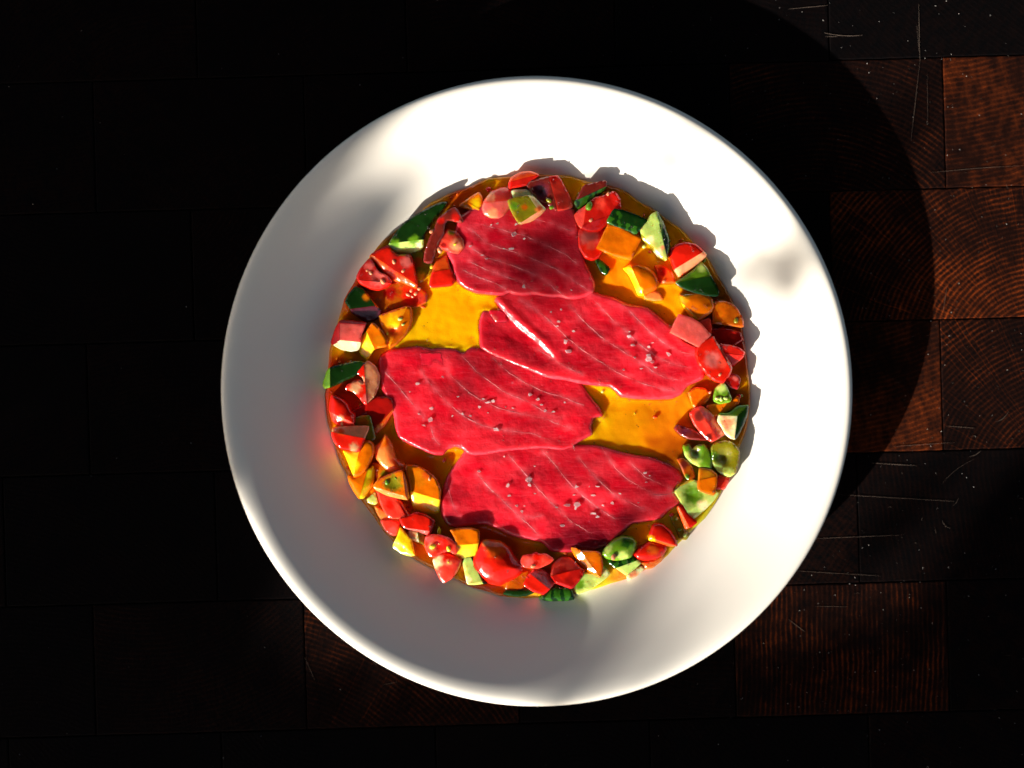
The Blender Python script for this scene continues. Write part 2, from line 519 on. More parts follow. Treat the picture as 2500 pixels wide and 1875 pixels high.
def triangulate(P, step, extra=None):
    A = np.array(P)
    x0, y0 = A.min(0); x1, y1 = A.max(0)
    gx, gy = np.meshgrid(np.arange(x0, x1, step), np.arange(y0, y1, step * .87))
    gx = gx + (np.arange(gx.shape[0])[:, None] % 2) * step * .5
    pts = np.stack([gx.ravel(), gy.ravel()], 1) + rng.uniform(-.18, .18, (gx.size, 2)) * step
    m = inside(P, pts)
    pts = pts[m]
    if len(pts):
        pts = pts[edge_dist(P, pts) > step * .55]
    if extra is not None and len(extra):
        ex = extra[inside(P, extra)]
        if len(ex): ex = ex[edge_dist(P, ex) > step * .4]
        keep = []
        for q in ex:
            if all((q[0] - k[0]) ** 2 + (q[1] - k[1]) ** 2 > (step * .5) ** 2 for k in keep[-400:]): keep.append(q)
        if keep:
            ex = np.array(keep)
            if len(pts):
                dd = ((pts[:, None, :] - ex[None]) ** 2).sum(2).min(1)
                pts = pts[dd > (step * .62) ** 2]
            pts = np.vstack([pts, ex]) if len(pts) else ex
    n = len(P)
    vin = [Vector(q) for q in P] + [Vector(q) for q in pts]
    v2, e2, f2, _, _, _ = geometry.delaunay_2d_cdt(vin, [(i, (i + 1) % n) for i in range(n)], [list(range(n))], 1, 1e-5)
    return [tuple(v) for v in v2], [tuple(f) for f in f2]

class Solid:
    """closed solid: top height field over an outline, dropping to a base"""
    def __init__(s, P, step, topf, basef, flare=0.0, extra=None):
        s.V2, s.T = triangulate(P, step, extra)
        pts = np.array(s.V2)
        s.pts = pts
        s.z = topf(pts)
        # boundary edges
        cnt = {}
        for f in s.T:
            for a, b in zip(f, f[1:] + f[:1]):
                cnt[(a, b)] = 1
        bd = [(a, b) for (a, b) in cnt if (b, a) not in cnt]
        nxt = dict(bd)
        # orientation: make triangles CCW in world (y flipped): photo coords are y-down
        s.V = [W(x, y, z) for (x, y), z in zip(s.V2, s.z)]
        a, b, c = s.T[0]
        area = (s.V2[b][0] - s.V2[a][0]) * (s.V2[c][1] - s.V2[a][1]) - (s.V2[b][1] - s.V2[a][1]) * (s.V2[c][0] - s.V2[a][0])
        flip = area > 0
        s.F = [tuple(reversed(f)) if flip else f for f in s.T]
        s.nt = len(s.F)
        s.src = list(range(len(s.V)))
        if flip: nxt = {b: a for a, b in nxt.items()}
        loops = []
        left = dict(nxt)
        while left:
            st = next(iter(left)); lp = [st]; q = left.pop(st)
            while q != st and q in left:
                lp.append(q); q = left.pop(q)
            loops.append(lp)
        # underside: the same grid at the base
        n0 = len(s.V)
        s.n0 = n0
        for vi, ((x, y), zt) in enumerate(zip(s.V2, s.z)):
            zb = min(basef(x, y), zt - .5)
            wx, wy, _ = W(x, y, zt)
            s.V.append((wx, wy, zb * S)); s.src.append(vi)
        s.F += [tuple(i + n0 for i in reversed(f)) for f in s.F[:s.nt]]
        for lp in loops:
            mid = []
            for vi in lp:
                a_, b_ = s.V[vi], s.V[vi + n0]
                s.V.append(tuple(a_[q] * .55 + b_[q] * .45 for q in range(3))); s.src.append(vi); mid.append(len(s.V) - 1)
            m = len(lp)
            for i in range(m):
                j = (i + 1) % m
                s.F.append((lp[i], mid[i], mid[j], lp[j])); s.F.append((mid[i], lp[i] + n0, lp[j] + n0, mid[j]))

    def mesh(s, name, col, ftag=None, sharp=None):
        me = mesh(name, s.V, s.F, True, None)
        import bmesh
        bm = bmesh.new(); bm.from_mesh(me)
        bmesh.ops.recalc_face_normals(bm, faces=bm.faces)
        bm.to_mesh(me); bm.free()
        if sharp: me.set_sharp_from_angle(angle=math.radians(sharp))
        nl = len(me.loops)
        vi = np.empty(nl, np.int32); me.loops.foreach_get('vertex_index', vi)
        src = np.asarray(s.src)[vi]
        if ftag is None:
            c = np.asarray(col)[src]
        else:
            lt = np.empty(nl, np.int32)
            for p_ in me.polygons:
                lt[p_.loop_start:p_.loop_start + p_.loop_total] = ftag(p_)
            c = col(lt, src)
        a = me.color_attributes.new('Col', 'FLOAT_COLOR', 'CORNER')
        buf = np.ones((nl, 4), dtype=np.float32); buf[:, :3] = np.clip(c, 0, .95)
        a.data.foreach_set('color', buf.ravel())
        return me

def shell(name, V, F, FC, out=.8, thick=1.4):
    """thin closed shell over the faces F; FC holds the corner colours of each face"""
    V = np.array(V)
    used = sorted({i for f in F for i in f})
    mp = {v: i for i, v in enumerate(used)}
    N = np.zeros((len(V), 3))
    for f in F:
        p = V[list(f)]
        n = np.cross(p[1] - p[0], p[2] - p[0])
        for i in f: N[i] += n
    N = N[used]; N /= np.maximum(np.linalg.norm(N, axis=1), 1e-12)[:, None]
    P = V[used]
    o = P + N * out * S; q = P + N * (out - thick) * S
    n = len(used)
    F2 = [tuple(mp[i] for i in f) for f in F]
    ed = {}
    for k, f in enumerate(F2):
        for a, b in zip(f, f[1:] + f[:1]): ed[(a, b)] = k
    G = list(F2) + [tuple(i + n for i in reversed(f)) for f in F2]
    C = [c for fc in FC for c in fc] + [c for fc in FC for c in reversed(fc)]
    for (a, b), k in ed.items():
        if (b, a) not in ed:
            G.append((b, a, a + n, b + n)); C += [FC[k][0]] * 4
    me = mesh(name, np.vstack([o, q]), G, True, None)
    me.set_sharp_from_angle(angle=math.radians(40))
    a = me.color_attributes.new('Col', 'FLOAT_COLOR', 'CORNER')
    buf = np.ones((len(C), 4), dtype=np.float32); buf[:, :3] = np.clip(np.array(C), 0, .95)
    a.data.foreach_set('color', buf.ravel())
    return me

def ellipsoid(cx, cy, cz, rx, ry, rz, ang, n=8, m=6):
    V, F = [], []
    for j in range(m + 1):
        th = math.pi * j / m
        for i in range(n):
            ph = 2 * math.pi * i / n
            x, y, z = math.sin(th) * math.cos(ph) * rx * (1 + .25 * math.cos(ph)), math.sin(th) * math.sin(ph) * ry, math.cos(th) * rz
            xr = x * math.cos(ang) - y * math.sin(ang); yr = x * math.sin(ang) + y * math.cos(ang)
            V.append((cx + xr * S, cy + yr * S, cz + z * S))
    for j in range(m):
        for i in range(n):
            k = (i + 1) % n
            F.append((j * n + i, (j + 1) * n + i, (j + 1) * n + k, j * n + k))
    return V, F

EDGES = []
GROUND = []       # top functions already placed: used to rest later pieces on earlier ones

def piece(name, label, zoom, out, top=60, main='R', facets=(), spots=(), seeds=(), dome=0.0, rnd=1, er=3.0, base=None, tilt=(0, 0), cat='tomato piece', rough=1.0, group='chopped tomato and cucumber pieces around the tuna', flare=1.5, step=3.8, seedcol='y', grow=1.05, lift=4, hollow=()):
    zx, zy, zs = ZOOM[zoom]
    t = lambda x, y: (zx + x / zs, zy + y / zs)
    er = er * .6
    top = 30 + (top + lift - 30) * (.7 if zoom in 'GH' else .54)
    if base is not None: base = 30 + (base - 30) * .64
    facets = [(a, b, c, d, sl * .8, k) for (a, b, c, d, sl, k) in facets]
    dome *= .8
    out = [t(*q) for q in out]
    c0 = np.array(out).mean(0)
    out = [(c0[0] + (q[0] - c0[0]) * grow, c0[1] + (q[1] - c0[1]) * grow) for q in out]
    P = resample(chaikin(out, rnd), step)
    A = np.array(P); cen = A.mean(0)
    fac = []
    extra = []
    for (x1, y1, x2, y2, sl, c) in facets:
        a = np.array(t(x1, y1)); b = np.array(t(x2, y2)); d = b - a; d /= np.hypot(*d)
        for q in np.arange(-140, 260, step * .8): extra.append(a + d * q)
    extra = np.array(extra) if extra else None
    for (x1, y1, x2, y2, sl, c) in facets:
        a = np.array(t(x1, y1)); b = np.array(t(x2, y2)); d = b - a; d /= np.hypot(*d)
        nrm = np.array((-d[1], d[0]))
        if (cen - a) @ nrm > 0: nrm = -nrm       # points to the falling side
        fac.append((a, nrm, sl, c))
    hol = [(*t(x, y), r / zs, dep) for (x, y, r, dep) in hollow]
    ph = random.uniform(0, 100)
    def layers(pts):
        z0 = np.full(len(pts), float(top)) + (pts - cen) @ np.array(tilt)
        zs_ = [z0]
        for (a, n, sl, c) in fac:
            zs_.append(z0 - ((pts - a) @ n) * sl)
        return np.array(zs_)
    def topf(pts):
        z = layers(pts).min(0)
        d = edge_dist(P, pts)
        dm = max(d.max(), 1)
        if dome: z = z - dome * (1 - np.minimum(d / dm, 1)) ** 2
        k = np.clip(1 - d / er, 0, 1)
        z = z - er * .9 * (1 - np.sqrt(np.maximum(1 - k * k, 0)))
        for (hx, hy, hr, dep) in hol:
            q = np.hypot(pts[:, 0] - hx, pts[:, 1] - hy) / hr
            z = z - dep * np.exp(-q * q * 1.6)
        nz = np.array([noise.noise(Vector((x * .045 + ph, y * .045, 0))) * 1.3 + noise.noise(Vector((x * .17 + ph, y * .17, 5))) * .35 for x, y in pts])
        return z + nz * rough
    bf = (lambda x, y: base) if base is not None else (lambda x, y: plate_z(x, y) + .6)
    EDGES.append(P)
    s = Solid(P, step, topf, bf, flare, extra)
    tags = [main] + [f[3] for f in fac]
    fcol = np.array([LINPAL[c] for c in tags])
    SW = []
    for (x, y, r, c) in spots:
        X, Y = t(x, y); q = np.hypot(s.pts[:, 0] - X, s.pts[:, 1] - Y) / (r / zs)
        q = q + np.array([noise.noise(Vector((px * .11, py * .11, x))) + .5 * noise.noise(Vector((px * .3, py * .3, x))) for px, py in s.pts]) * .34
        f = np.clip((1.25 - q) * 1.3, 0, 1)[:, None]; SW.append((f * f * (3 - 2 * f), LINPAL[c]))
    fine = np.array([noise.noise(Vector((x * .12 + ph, y * .12, 9))) for x, y in s.pts])[:, None]
    def colour(tg, vi):
        c = fcol[tg]
        for f, k in SW: c = c * (1 - f[vi]) + k * f[vi]
        return np.clip(c * (1 + fine[vi] * .12), 0, .95)
    # facet of a face from the photo position of its middle
    src = np.asarray(s.src)
    def facet_of(vs):
        m = s.pts[src[list(vs)]].mean(0)[None] if len(set(src[list(vs)])) > 2 else s.pts[src[list(vs)]].mean(0)[None]
        m = m + (cen - m) * .01
        return int(layers(m)[:, 0].argmin())
    root = empty(name, W(cen[0], cen[1], min(bf(*cen), top)))
    inv = Vector(root.location)
    s.V = [(v[0] - inv.x, v[1] - inv.y, v[2] - inv.z) for v in s.V]
    me = s.mesh('flesh', colour, lambda p_: facet_of(p_.vertices), 32)
    link('flesh', me, M_FLESH, root)
    sk, fc = [], []
    n0 = s.n0
    for p_ in me.polygons:
        f = tuple(p_.vertices)
        if all(n0 <= i < 2 * n0 for i in f): continue
        tg = facet_of(f)
        if tags[tg] in SKINS:
            sk.append(f); fc.append(list(colour(np.array([tg] * len(f)), src[list(f)])))
    if len(sk) > 3:
        link('skin', shell('skin', s.V, sk, fc), M_SKIN if 'S' not in tags else M_STRIPE, root)
    for q in seeds:
        x, y, r = q[:3]
        sc = q[3] if len(q) > 3 else seedcol
        X, Y = t(x, y)
        zt = float(topf(np.array([[X, Y]]))[0])
        wv = W(X, Y, zt + .2)
        r /= zs
        a = random.uniform(0, 3.1)
        v, f = ellipsoid(wv[0] - inv.x, wv[1] - inv.y, wv[2] - inv.z, r, r * .68, r * .5, a)
        link('seed', mesh('seed', v, f, True, [LINPAL[sc] * random.uniform(.8, 1)] * len(v)), M_SEED, root)
    tag(root, label, cat, group)
    return root

# striped green skin
M_STRIPE = wet_mat('striped_skin', rough=.14, sss=.2, sscale=.002, var=.1, bump=.15)
nt = M_STRIPE.node_tree; p = nt.nodes['Principled BSDF']; L = nt.links.new
src_ = p.inputs['Base Color'].links[0].from_socket
tc = new(nt, 'ShaderNodeTexCoord')
wv_ = new(nt, 'ShaderNodeTexWave', wave_type='BANDS', bands_direction='X'); setin(wv_, Scale=70.0, Distortion=9.0, Detail=3.0)
wv_.inputs['Detail Scale'].default_value = 2.2
L(tc.outputs['Object'], wv_.inputs[0])
mr = new(nt, 'ShaderNodeMapRange'); mr.inputs['From Min'].default_value = .45; mr.inputs['From Max'].default_value = .62
L(wv_.outputs[1], mr.inputs[0])
mix = new(nt, 'ShaderNodeMix', data_type='RGBA'); mix.inputs[7].default_value = (*lin((14, 44, 12)), 1)
L(mr.outputs[0], mix.inputs[0]); L(src_, mix.inputs[6]); L(mix.outputs[2], p.inputs['Base Color'])

# ------------------------------------------------------------------ sauce
SAUCE_Z = 30.0
def build_sauce():
    P = []
    for i in range(150):
        a = 2 * math.pi * i / 150
        r = 517 + 9 * noise.noise(Vector((math.cos(a) * 4, math.sin(a) * 4, 2))) + 5 * noise.noise(Vector((math.cos(a) * 11, math.sin(a) * 11, 6)))
        P.append((1314 + r * math.cos(a), 942 + r * math.sin(a)))
    base = LINPAL['o'] * .0 + np.array(lin((255, 150, 4)))
    sp = [  # x, y, r, colour
        (1070, 790, 120, (255, 178, 6)), (1110, 740, 90, (255, 158, 4)), (1480, 990, 80, (255, 186, 8)), (1560, 1030, 110, (255, 150, 8)),
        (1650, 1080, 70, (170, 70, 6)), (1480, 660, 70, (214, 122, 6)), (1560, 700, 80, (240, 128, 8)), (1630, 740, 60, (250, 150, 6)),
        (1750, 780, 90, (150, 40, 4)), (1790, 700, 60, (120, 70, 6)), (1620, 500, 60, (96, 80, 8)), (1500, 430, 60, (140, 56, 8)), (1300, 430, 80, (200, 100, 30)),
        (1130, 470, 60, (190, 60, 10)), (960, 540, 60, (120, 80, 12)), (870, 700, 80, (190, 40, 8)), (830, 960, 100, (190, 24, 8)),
        (830, 1120, 90, (255, 140, 6)), (900, 1240, 90, (255, 128, 14)), (1000, 1360, 80, (255, 130, 20)), (1080, 1430, 70, (250, 150, 20)),
        (1180, 1450, 70, (226, 110, 20)), (1420, 1430, 110, (206, 206, 36)), (1560, 1400, 70, (236, 110, 40)), (1680, 1290, 90, (216, 190, 26)),
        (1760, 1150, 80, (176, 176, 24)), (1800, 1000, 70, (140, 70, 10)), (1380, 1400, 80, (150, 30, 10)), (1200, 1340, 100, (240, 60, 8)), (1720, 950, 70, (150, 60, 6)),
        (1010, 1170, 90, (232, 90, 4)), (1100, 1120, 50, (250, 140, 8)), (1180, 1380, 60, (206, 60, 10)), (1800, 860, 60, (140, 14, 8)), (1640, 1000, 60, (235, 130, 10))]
    def topf(pts):
        d = edge_dist(P, pts)
        nz = np.array([noise.noise(Vector((x * .012, y * .012, 0))) * 3.2 + noise.noise(Vector((x * .05, y * .05, 3))) * 1.3 for x, y in pts])
        z = SAUCE_Z + nz * np.clip(d / 30, 0, 1) - 2.5 * np.clip(1 - d / 7, 0, 1) ** 2
        men = np.zeros(len(pts)); deep = np.zeros(len(pts), bool)
        for Q in EDGES:
            A = np.array(Q); lo = A.min(0) - 24; hi = A.max(0) + 24
            m = ((pts > lo) & (pts < hi)).all(1)
            if not m.any(): continue
            dd = edge_dist(Q, pts[m]); ins = inside(Q, pts[m])
            men[m] = np.maximum(men[m], np.exp(-dd / np.where(ins, 2.5, 6.5))); deep[m] |= ins & (dd > 5)
        z = z + men * 4.5
        z[deep] = SAUCE_Z - 6
        pz = np.array([plate_z(x, y) for x, y in pts])
        return np.maximum(z, pz + .8)
    s = Solid(P, 6.0, topf, lambda x, y: plate_z(x, y) + .3, 0)
    col = np.tile(base, (len(s.pts), 1))
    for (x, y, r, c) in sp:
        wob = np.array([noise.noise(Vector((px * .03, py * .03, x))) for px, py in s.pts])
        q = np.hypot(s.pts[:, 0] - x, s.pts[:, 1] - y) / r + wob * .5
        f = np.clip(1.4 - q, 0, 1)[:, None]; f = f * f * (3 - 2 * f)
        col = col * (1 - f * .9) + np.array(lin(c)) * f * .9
    o = link('sauce', s.mesh('sauce', col), M_SAUCE)
    tag(o, 'orange tomato dressing pooled in the middle of the white plate', 'sauce')
V, F = [], []
for _ in range(240):
    a = random.uniform(0, 6.28); r = 500 * math.sqrt(random.random())
    x, y = 1314 + r * math.cos(a), 942 + r * math.sin(a); s_ = random.uniform(.7, 1.7); k0 = len(V)
    v, f = ellipsoid(*W(x, y, SAUCE_Z + 2.2), s_, s_, s_ * .6, 0, 5, 3)
    V += v; F += [tuple(i + k0 for i in g) for g in f]
tag(link('ground_pepper', mesh('pepper', V, F), M_PEPPER), 'tiny black pepper specks floating in the orange dressing', 'pepper', kind='stuff')

# ------------------------------------------------------------------ tuna slices
FISH = []
def zc(zoom, pts):
    zx, zy, zs = ZOOM[zoom]
    return [(zx + x / zs, zy + y / zs) for x, y in pts]

def fish(label, zoom, out, zfun, lines, tint, painted_shade=()):
    P = resample(chaikin(zc(zoom, out), 1), 6.0)
    ph = random.uniform(0, 50)
    A = np.array(P); cen = A.mean(0)
    def topf(pts):
        d = edge_dist(P, pts)
        z = np.maximum(zfun(pts), SAUCE_Z + 7)
        er = 8.0
        k = np.clip(1 - d / er, 0, 1)
        z = z - er * 1.2 * (1 - np.sqrt(np.maximum(1 - k * k, 0)))
        nz = np.array([noise.noise(Vector((x * .011 + ph, y * .02, 0))) * 3.5 + noise.noise(Vector((x * .045 + ph, y * .06, 4))) * 1.1 + noise.noise(Vector((x * .15 + ph, y * .15, 4))) * .5 for x, y in pts])
        return z + nz
    s = Solid(P, 4.6, topf, lambda x, y: SAUCE_Z - 6, 1.0)
    base = np.array(lin(tint))
    pale = np.array(lin((240, 84, 98)))
    d = edge_dist(P, s.pts)
    n1 = np.array([noise.noise(Vector((x * .02 + ph, y * .03, 2))) for x, y in s.pts])
    n2 = np.array([noise.noise(Vector((x * .05 + ph, y * .02 , 7))) for x, y in s.pts])
    f = np.clip(n1 * .25 + n2 * .1 + .12 + np.clip(1 - d / 22, 0, 1) * .25, 0, .55)[:, None]
    col = base * (1 - f) + pale * f
    for ln in lines:
        Q = np.array(zc(zoom, ln))
        dd = np.full(len(s.pts), 1e9)
        for a, b in zip(Q[:-1], Q[1:]):
            ab = b - a; t_ = np.clip(((s.pts - a) @ ab) / max(ab @ ab, 1e-9), 0, 1)
            dd = np.minimum(dd, np.hypot(*(s.pts - a - t_[:, None] * ab).T))
        nn = np.array([noise.noise(Vector((x * .05, y * .05, 21))) for x, y in s.pts])
        h_ = (np.exp(-(dd / 7.0) ** 2) * np.clip(.45 + nn * .9, 0, .8))[:, None]
        col = col * (1 - h_) + np.array(lin((240, 92, 104))) * h_
    n3 = np.array([noise.noise(Vector((x * .0065 + ph, y * .010, 11))) + .15 * noise.noise(Vector((x * .02 + ph, y * .04, 15))) for x, y in s.pts])
    g_ = np.clip(n3 * 1.4 + .2, 0, .6)[:, None]
    col = col * (1 - g_) + np.array(lin((158, 6, 24))) * g_
    for (x, y, r, c) in painted_shade:  # shade along the slice's lower edge, painted into the flesh colour
        X, Y = zc(zoom, [(x, y)])[0]
        q = np.hypot(s.pts[:, 0] - X, s.pts[:, 1] - Y) / r
        f = np.clip(1.3 - q, 0, 1)[:, None]
        col = col * (1 - f) + np.array(lin(c)) * f
    root = empty('tuna_slice', W(cen[0], cen[1], SAUCE_Z))
    iv = root.location
    s.V = [(v[0] - iv.x, v[1] - iv.y, v[2] - iv.z) for v in s.V]
    link('flesh', s.mesh('flesh', col), M_FISH, root)
    # sinew seams: thin irregular ribs half sunk in the flesh
    for ln in lines:
        Q = zc(zoom, ln)
        pts = []
        for a, b in zip(Q[:-1], Q[1:]):
            n = max(2, int(math.hypot(b[0] - a[0], b[1] - a[1]) / 5))
            for i in range(n): pts.append((a[0] + (b[0] - a[0]) * i / n, a[1] + (b[1] - a[1]) * i / n))
        pts.append(Q[-1])
        for _ in range(3):
            pts = [pts[0]] + [((a[0] + 2 * b[0] + c[0]) / 4, (a[1] + 2 * b[1] + c[1]) / 4) for a, b, c in zip(pts[:-2], pts[1:-1], pts[2:])] + [pts[-1]]
        pts = [(x + noise.noise(Vector((x * .1, y * .1, 1))) * 1.6, y + noise.noise(Vector((x * .1, y * .1, 8))) * 1.6) for x, y in pts]
        zz = topf(np.array(pts))
        V, F = [], []
        n = len(pts)
        for i, (x, y) in enumerate(pts):
            a = pts[max(i - 1, 0)]; b = pts[min(i + 1, n - 1)]
            dx, dy = b[0] - a[0], b[1] - a[1]; l = math.hypot(dx, dy) or 1; nx, ny = -dy / l, dx / l
            t = i / (n - 1)
            wv = .12 + 1.5 * max(0, .25 + noise.noise(Vector((x * .03, y * .03, 3))) + .4 * noise.noise(Vector((x * .11, y * .11, 3)))) * min(1, t * 8, (1 - t) * 8 + .1)
            k = len(V)
            for (u, h) in ((-1.3, -.7), (-.6, .16), (.6, .16), (1.3, -.7)):
                wx, wy, wz = W(x + nx * u * wv * 1.25, y + ny * u * wv * 1.3, zz[i] + h + .1)
                V.append((wx - iv.x, wy - iv.y, wz - iv.z))
            if i:
                for q in range(3): F.append((k - 4 + q, k - 3 + q, k + 1 + q, k + q))
        for i in range(3, n - 3):
            if random.random() > .3: continue
            x, y = pts[i]; a = random.uniform(0, 6.28); l = random.uniform(4, 13)
            ex, ey = x + math.cos(a) * l, y + math.sin(a) * l
            k = len(V)
            for (hx, hy, hh) in ((x + math.sin(a) * .5, y - math.cos(a) * .5, .05), (x - math.sin(a) * .5, y + math.cos(a) * .5, .05), (ex, ey, -.1), (x + math.cos(a) * l * .5, y + math.sin(a) * l * .5, .45)):
                wx, wy, wz = W(hx, hy, zz[i] + hh); V.append((wx - iv.x, wy - iv.y, wz - iv.z))
            F += [(k, k + 3, k + 2), (k + 1, k + 2, k + 3), (k, k + 1, k + 3)]
        cl = np.array(lin((236, 100, 110)))
        c = [cl * (.7 + .5 * abs(noise.noise(Vector((v[0] * 300, v[1] * 300, 0)))) * 1.6) for v in V]
        link('sinew', mesh('sinew', V, F, True, np.clip(c, 0, .9)), M_SINEW, root)
    tag(root, label, 'tuna slice', 'raw tuna slices laid across the plate')
    FISH.append((P, topf)); EDGES.append(P)
    return root

def plane(x0, y0, z0, gx, gy):
    return lambda p: z0 + (p[:, 0] - x0) * gx + (p[:, 1] - y0) * gy

fish('deep red tuna slice at the far edge, half in shade under the striped green cube', 'J',
     [(150, 700), (210, 820), (240, 940), (290, 1060), (400, 1140), (520, 1190), (700, 1205), (840, 1218), (920, 1180), (960, 1200), (1080, 1218), (1240, 1205), (1400, 1240),
      (1560, 1238), (1640, 1262), (1750, 1262), (1880, 1225), (1950, 1185), (1985, 1090), (1940, 960), (1850, 780), (1800, 560), (1760, 300), (1720, 130), (1400, 40), (1000, 40), (700, 60),
      (450, 130), (300, 250), (250, 400), (180, 560)],
     plane(1270, 600, 50, -.01, .035),
     [[(380, 370), (520, 450), (560, 500), (650, 570), (800, 630), (930, 660), (1100, 720), (1300, 800), (1500, 890), (1700, 1020), (1900, 1160)],
      [(560, 340), (700, 370), (850, 410), (960, 450), (1100, 475), (1300, 560), (1450, 630), (1600, 700), (1750, 820)],
      [(420, 600), (500, 660), (600, 720), (700, 770), (830, 800), (1000, 860), (1200, 940), (1350, 1020), (1480, 1130), (1600, 1225)],
      [(430, 790), (520, 840), (650, 900), (800, 950), (950, 1010), (1080, 1060), (1180, 1120), (1250, 1180)],
      [(350, 900), (500, 970), (700, 1040), (850, 1110), (910, 1170)], [(1200, 260), (1370, 310), (1500, 350), (1700, 430)]],
     (196, 12, 36))

def z2(p):
    z = 47 + (p[:, 0] - 1450) * -.008 + (p[:, 1] - 830) * .035
    # upper flap folded over the lower one along a diagonal
    a = np.array(zc('K', [(245, 190)])[0]); b = np.array(zc('K', [(900, 790)])[0])
    d = b - a; l = np.hypot(*d); d /= l; n = np.array((-d[1], d[0]))
    sd = (p - a) @ n; t = np.clip(((p - a) @ d) / l, -.2, 1)
    wv = np.array([noise.noise(Vector((x * .02, y * .02, 1))) for x, y in p]) * 5
    step = np.clip((sd + wv) / 9 , 0, 1); step = step * step * (3 - 2 * step)
    hollow = np.exp(-((sd - 26) / 26) ** 2) * 5 * (t < .85)
    return z - (step * 8 + hollow * .8) * np.clip((1.0 - t) * 2.2, 0, 1) + np.exp(-((sd + 7) / 9) ** 2) * 4 * np.clip((1.0 - t) * 2.2, 0, 1)
fish('folded red tuna slice in the centre, lying under the deep red slice', 'K',
     [(245, 180), (340, 130), (500, 60), (800, 60), (1080, 80), (1190, 135), (1330, 170), (1450, 230), (1620, 250), (1700, 310), (1780, 380), (1850, 440), (1950, 560), (2080, 620), (2140, 760), (2140, 900), (1990, 965),
      (1930, 1045), (1850, 1085), (1700, 1092), (1500, 1085), (1380, 1065), (1330, 1010), (1280, 975), (1150, 965), (1000, 945), (880, 915), (740, 900), (560, 830), (380, 760), (200, 685), (112, 625),
      (100, 400), (130, 280), (200, 280), (290, 285)],
     z2,
     [[(480, 190), (600, 270), (700, 340), (830, 460), (930, 560), (1080, 670), (1250, 780), (1400, 870), (1600, 950), (1780, 1000), (1900, 1010)],
      [(930, 250), (1000, 330), (1100, 430), (1250, 560), (1400, 650), (1550, 750), (1700, 850), (1800, 900), (1930, 910)],
      [(1120, 170), (1220, 270), (1330, 390), (1430, 470), (1550, 590), (1700, 700), (1850, 770), (1990, 800)],
      [(1400, 230), (1520, 350), (1650, 480), (1800, 600), (1950, 670), (2060, 680)],
      [(640, 640), (780, 730), (900, 800), (1050, 870)]],
     (222, 16, 38))

fish('bright red tuna slice left of centre, its left end turned up', 'L',
     [(150, 300), (170, 230), (260, 180), (380, 165), (500, 150), (620, 175), (740, 170), (830, 175), (890, 212), (960, 160), (1060, 175), (1250, 200), (1500, 260), (1800, 360), (1930, 470), (1955, 520), (2010, 600),
      (2080, 680), (2128, 772), (2040, 790), (2015, 860), (2028, 930), (1970, 962), (1900, 1000), (1850, 1052), (1750, 1072), (1600, 1055), (1400, 1065), (1200, 1085), (1100, 1105), (1000, 1115), (930, 1100), (890, 1060),
      (830, 1035), (760, 1062), (720, 1112), (640, 1112), (520, 1062), (420, 1012), (330, 962), (300, 880), (290, 760), (240, 650), (180, 540), (160, 400)],
     plane(1180, 960, 42, -.008, .045),
     [[(200, 370), (300, 480), (400, 600), (500, 720), (560, 800)], [(530, 380), (620, 500), (720, 620), (850, 730), (950, 800), (1080, 860), (1300, 900), (1500, 920), (1650, 980)],
      [(740, 370), (850, 480), (950, 570), (1050, 630), (1200, 700), (1400, 750), (1600, 790), (1850, 890)],
      [(880, 240), (1000, 370), (1100, 450), (1250, 560), (1450, 640), (1600, 730), (1750, 780)],
      [(1150, 260), (1250, 360), (1400, 460), (1600, 560), (1750, 600), (1950, 680)], [(610, 860), (640, 960), (690, 1030)]],
     (226, 16, 38))

fish('broad red tuna slice nearest the lower rim, edges wet, shade painted into the lower edge', 'M',
     [(290, 190), (340, 110), (600, 70), (900, 60), (1200, 60), (1290, 88), (1400, 85), (1500, 100), (1600, 130), (1750, 170), (1900, 190), (2050, 240), (2150, 310), (2182, 380), (2112, 440), (2095, 490),
      (2165, 572), (2060, 640), (1980, 720), (1880, 740), (1740, 760), (1650, 850), (1560, 930), (1450, 980), (1300, 992), (1200, 1002), (1050, 992), (980, 920), (900, 900), (800, 880), (700, 850), (620, 810), (500, 762),
      (400, 772), (250, 792), (180, 772), (130, 700), (118, 600), (140, 450), (180, 340), (240, 250)],
     plane(1370, 1220, 41, -.006, .012),
     [[(170, 400), (200, 500), (230, 600), (280, 700)], [(430, 330), (550, 470), (650, 560), (780, 690), (900, 790), (960, 870)],
      [(690, 170), (800, 290), (900, 410), (1000, 520), (1100, 620), (1230, 740), (1400, 840)], [(980, 140), (1100, 270), (1200, 400), (1300, 500), (1450, 620), (1600, 720)],
      [(1290, 200), (1400, 330), (1500, 430), (1600, 520), (1750, 590), (1880, 650)], [(1480, 110), (1600, 290), (1700, 380), (1850, 470), (1950, 520), (2080, 500)],
      [(1720, 240), (1850, 360), (2000, 430), (2100, 470)], [(800, 690), (900, 700), (980, 690)]],
     (220, 16, 38), painted_shade=[(1250, 900, 60, (120, 8, 24)), (1700, 740, 40, (120, 8, 24)), (200, 730, 22, (140, 10, 30)), (1450, 900, 60, (120, 8, 24))])

# ------------------------------------------------------------------ salt
def fish_z(X, Y):
    best = SAUCE_Z
    q = np.array([[X, Y]])
    for P, f in FISH:
        if inside(P, q)[0]: best = max(best, float(f(q)[0]))
    return best

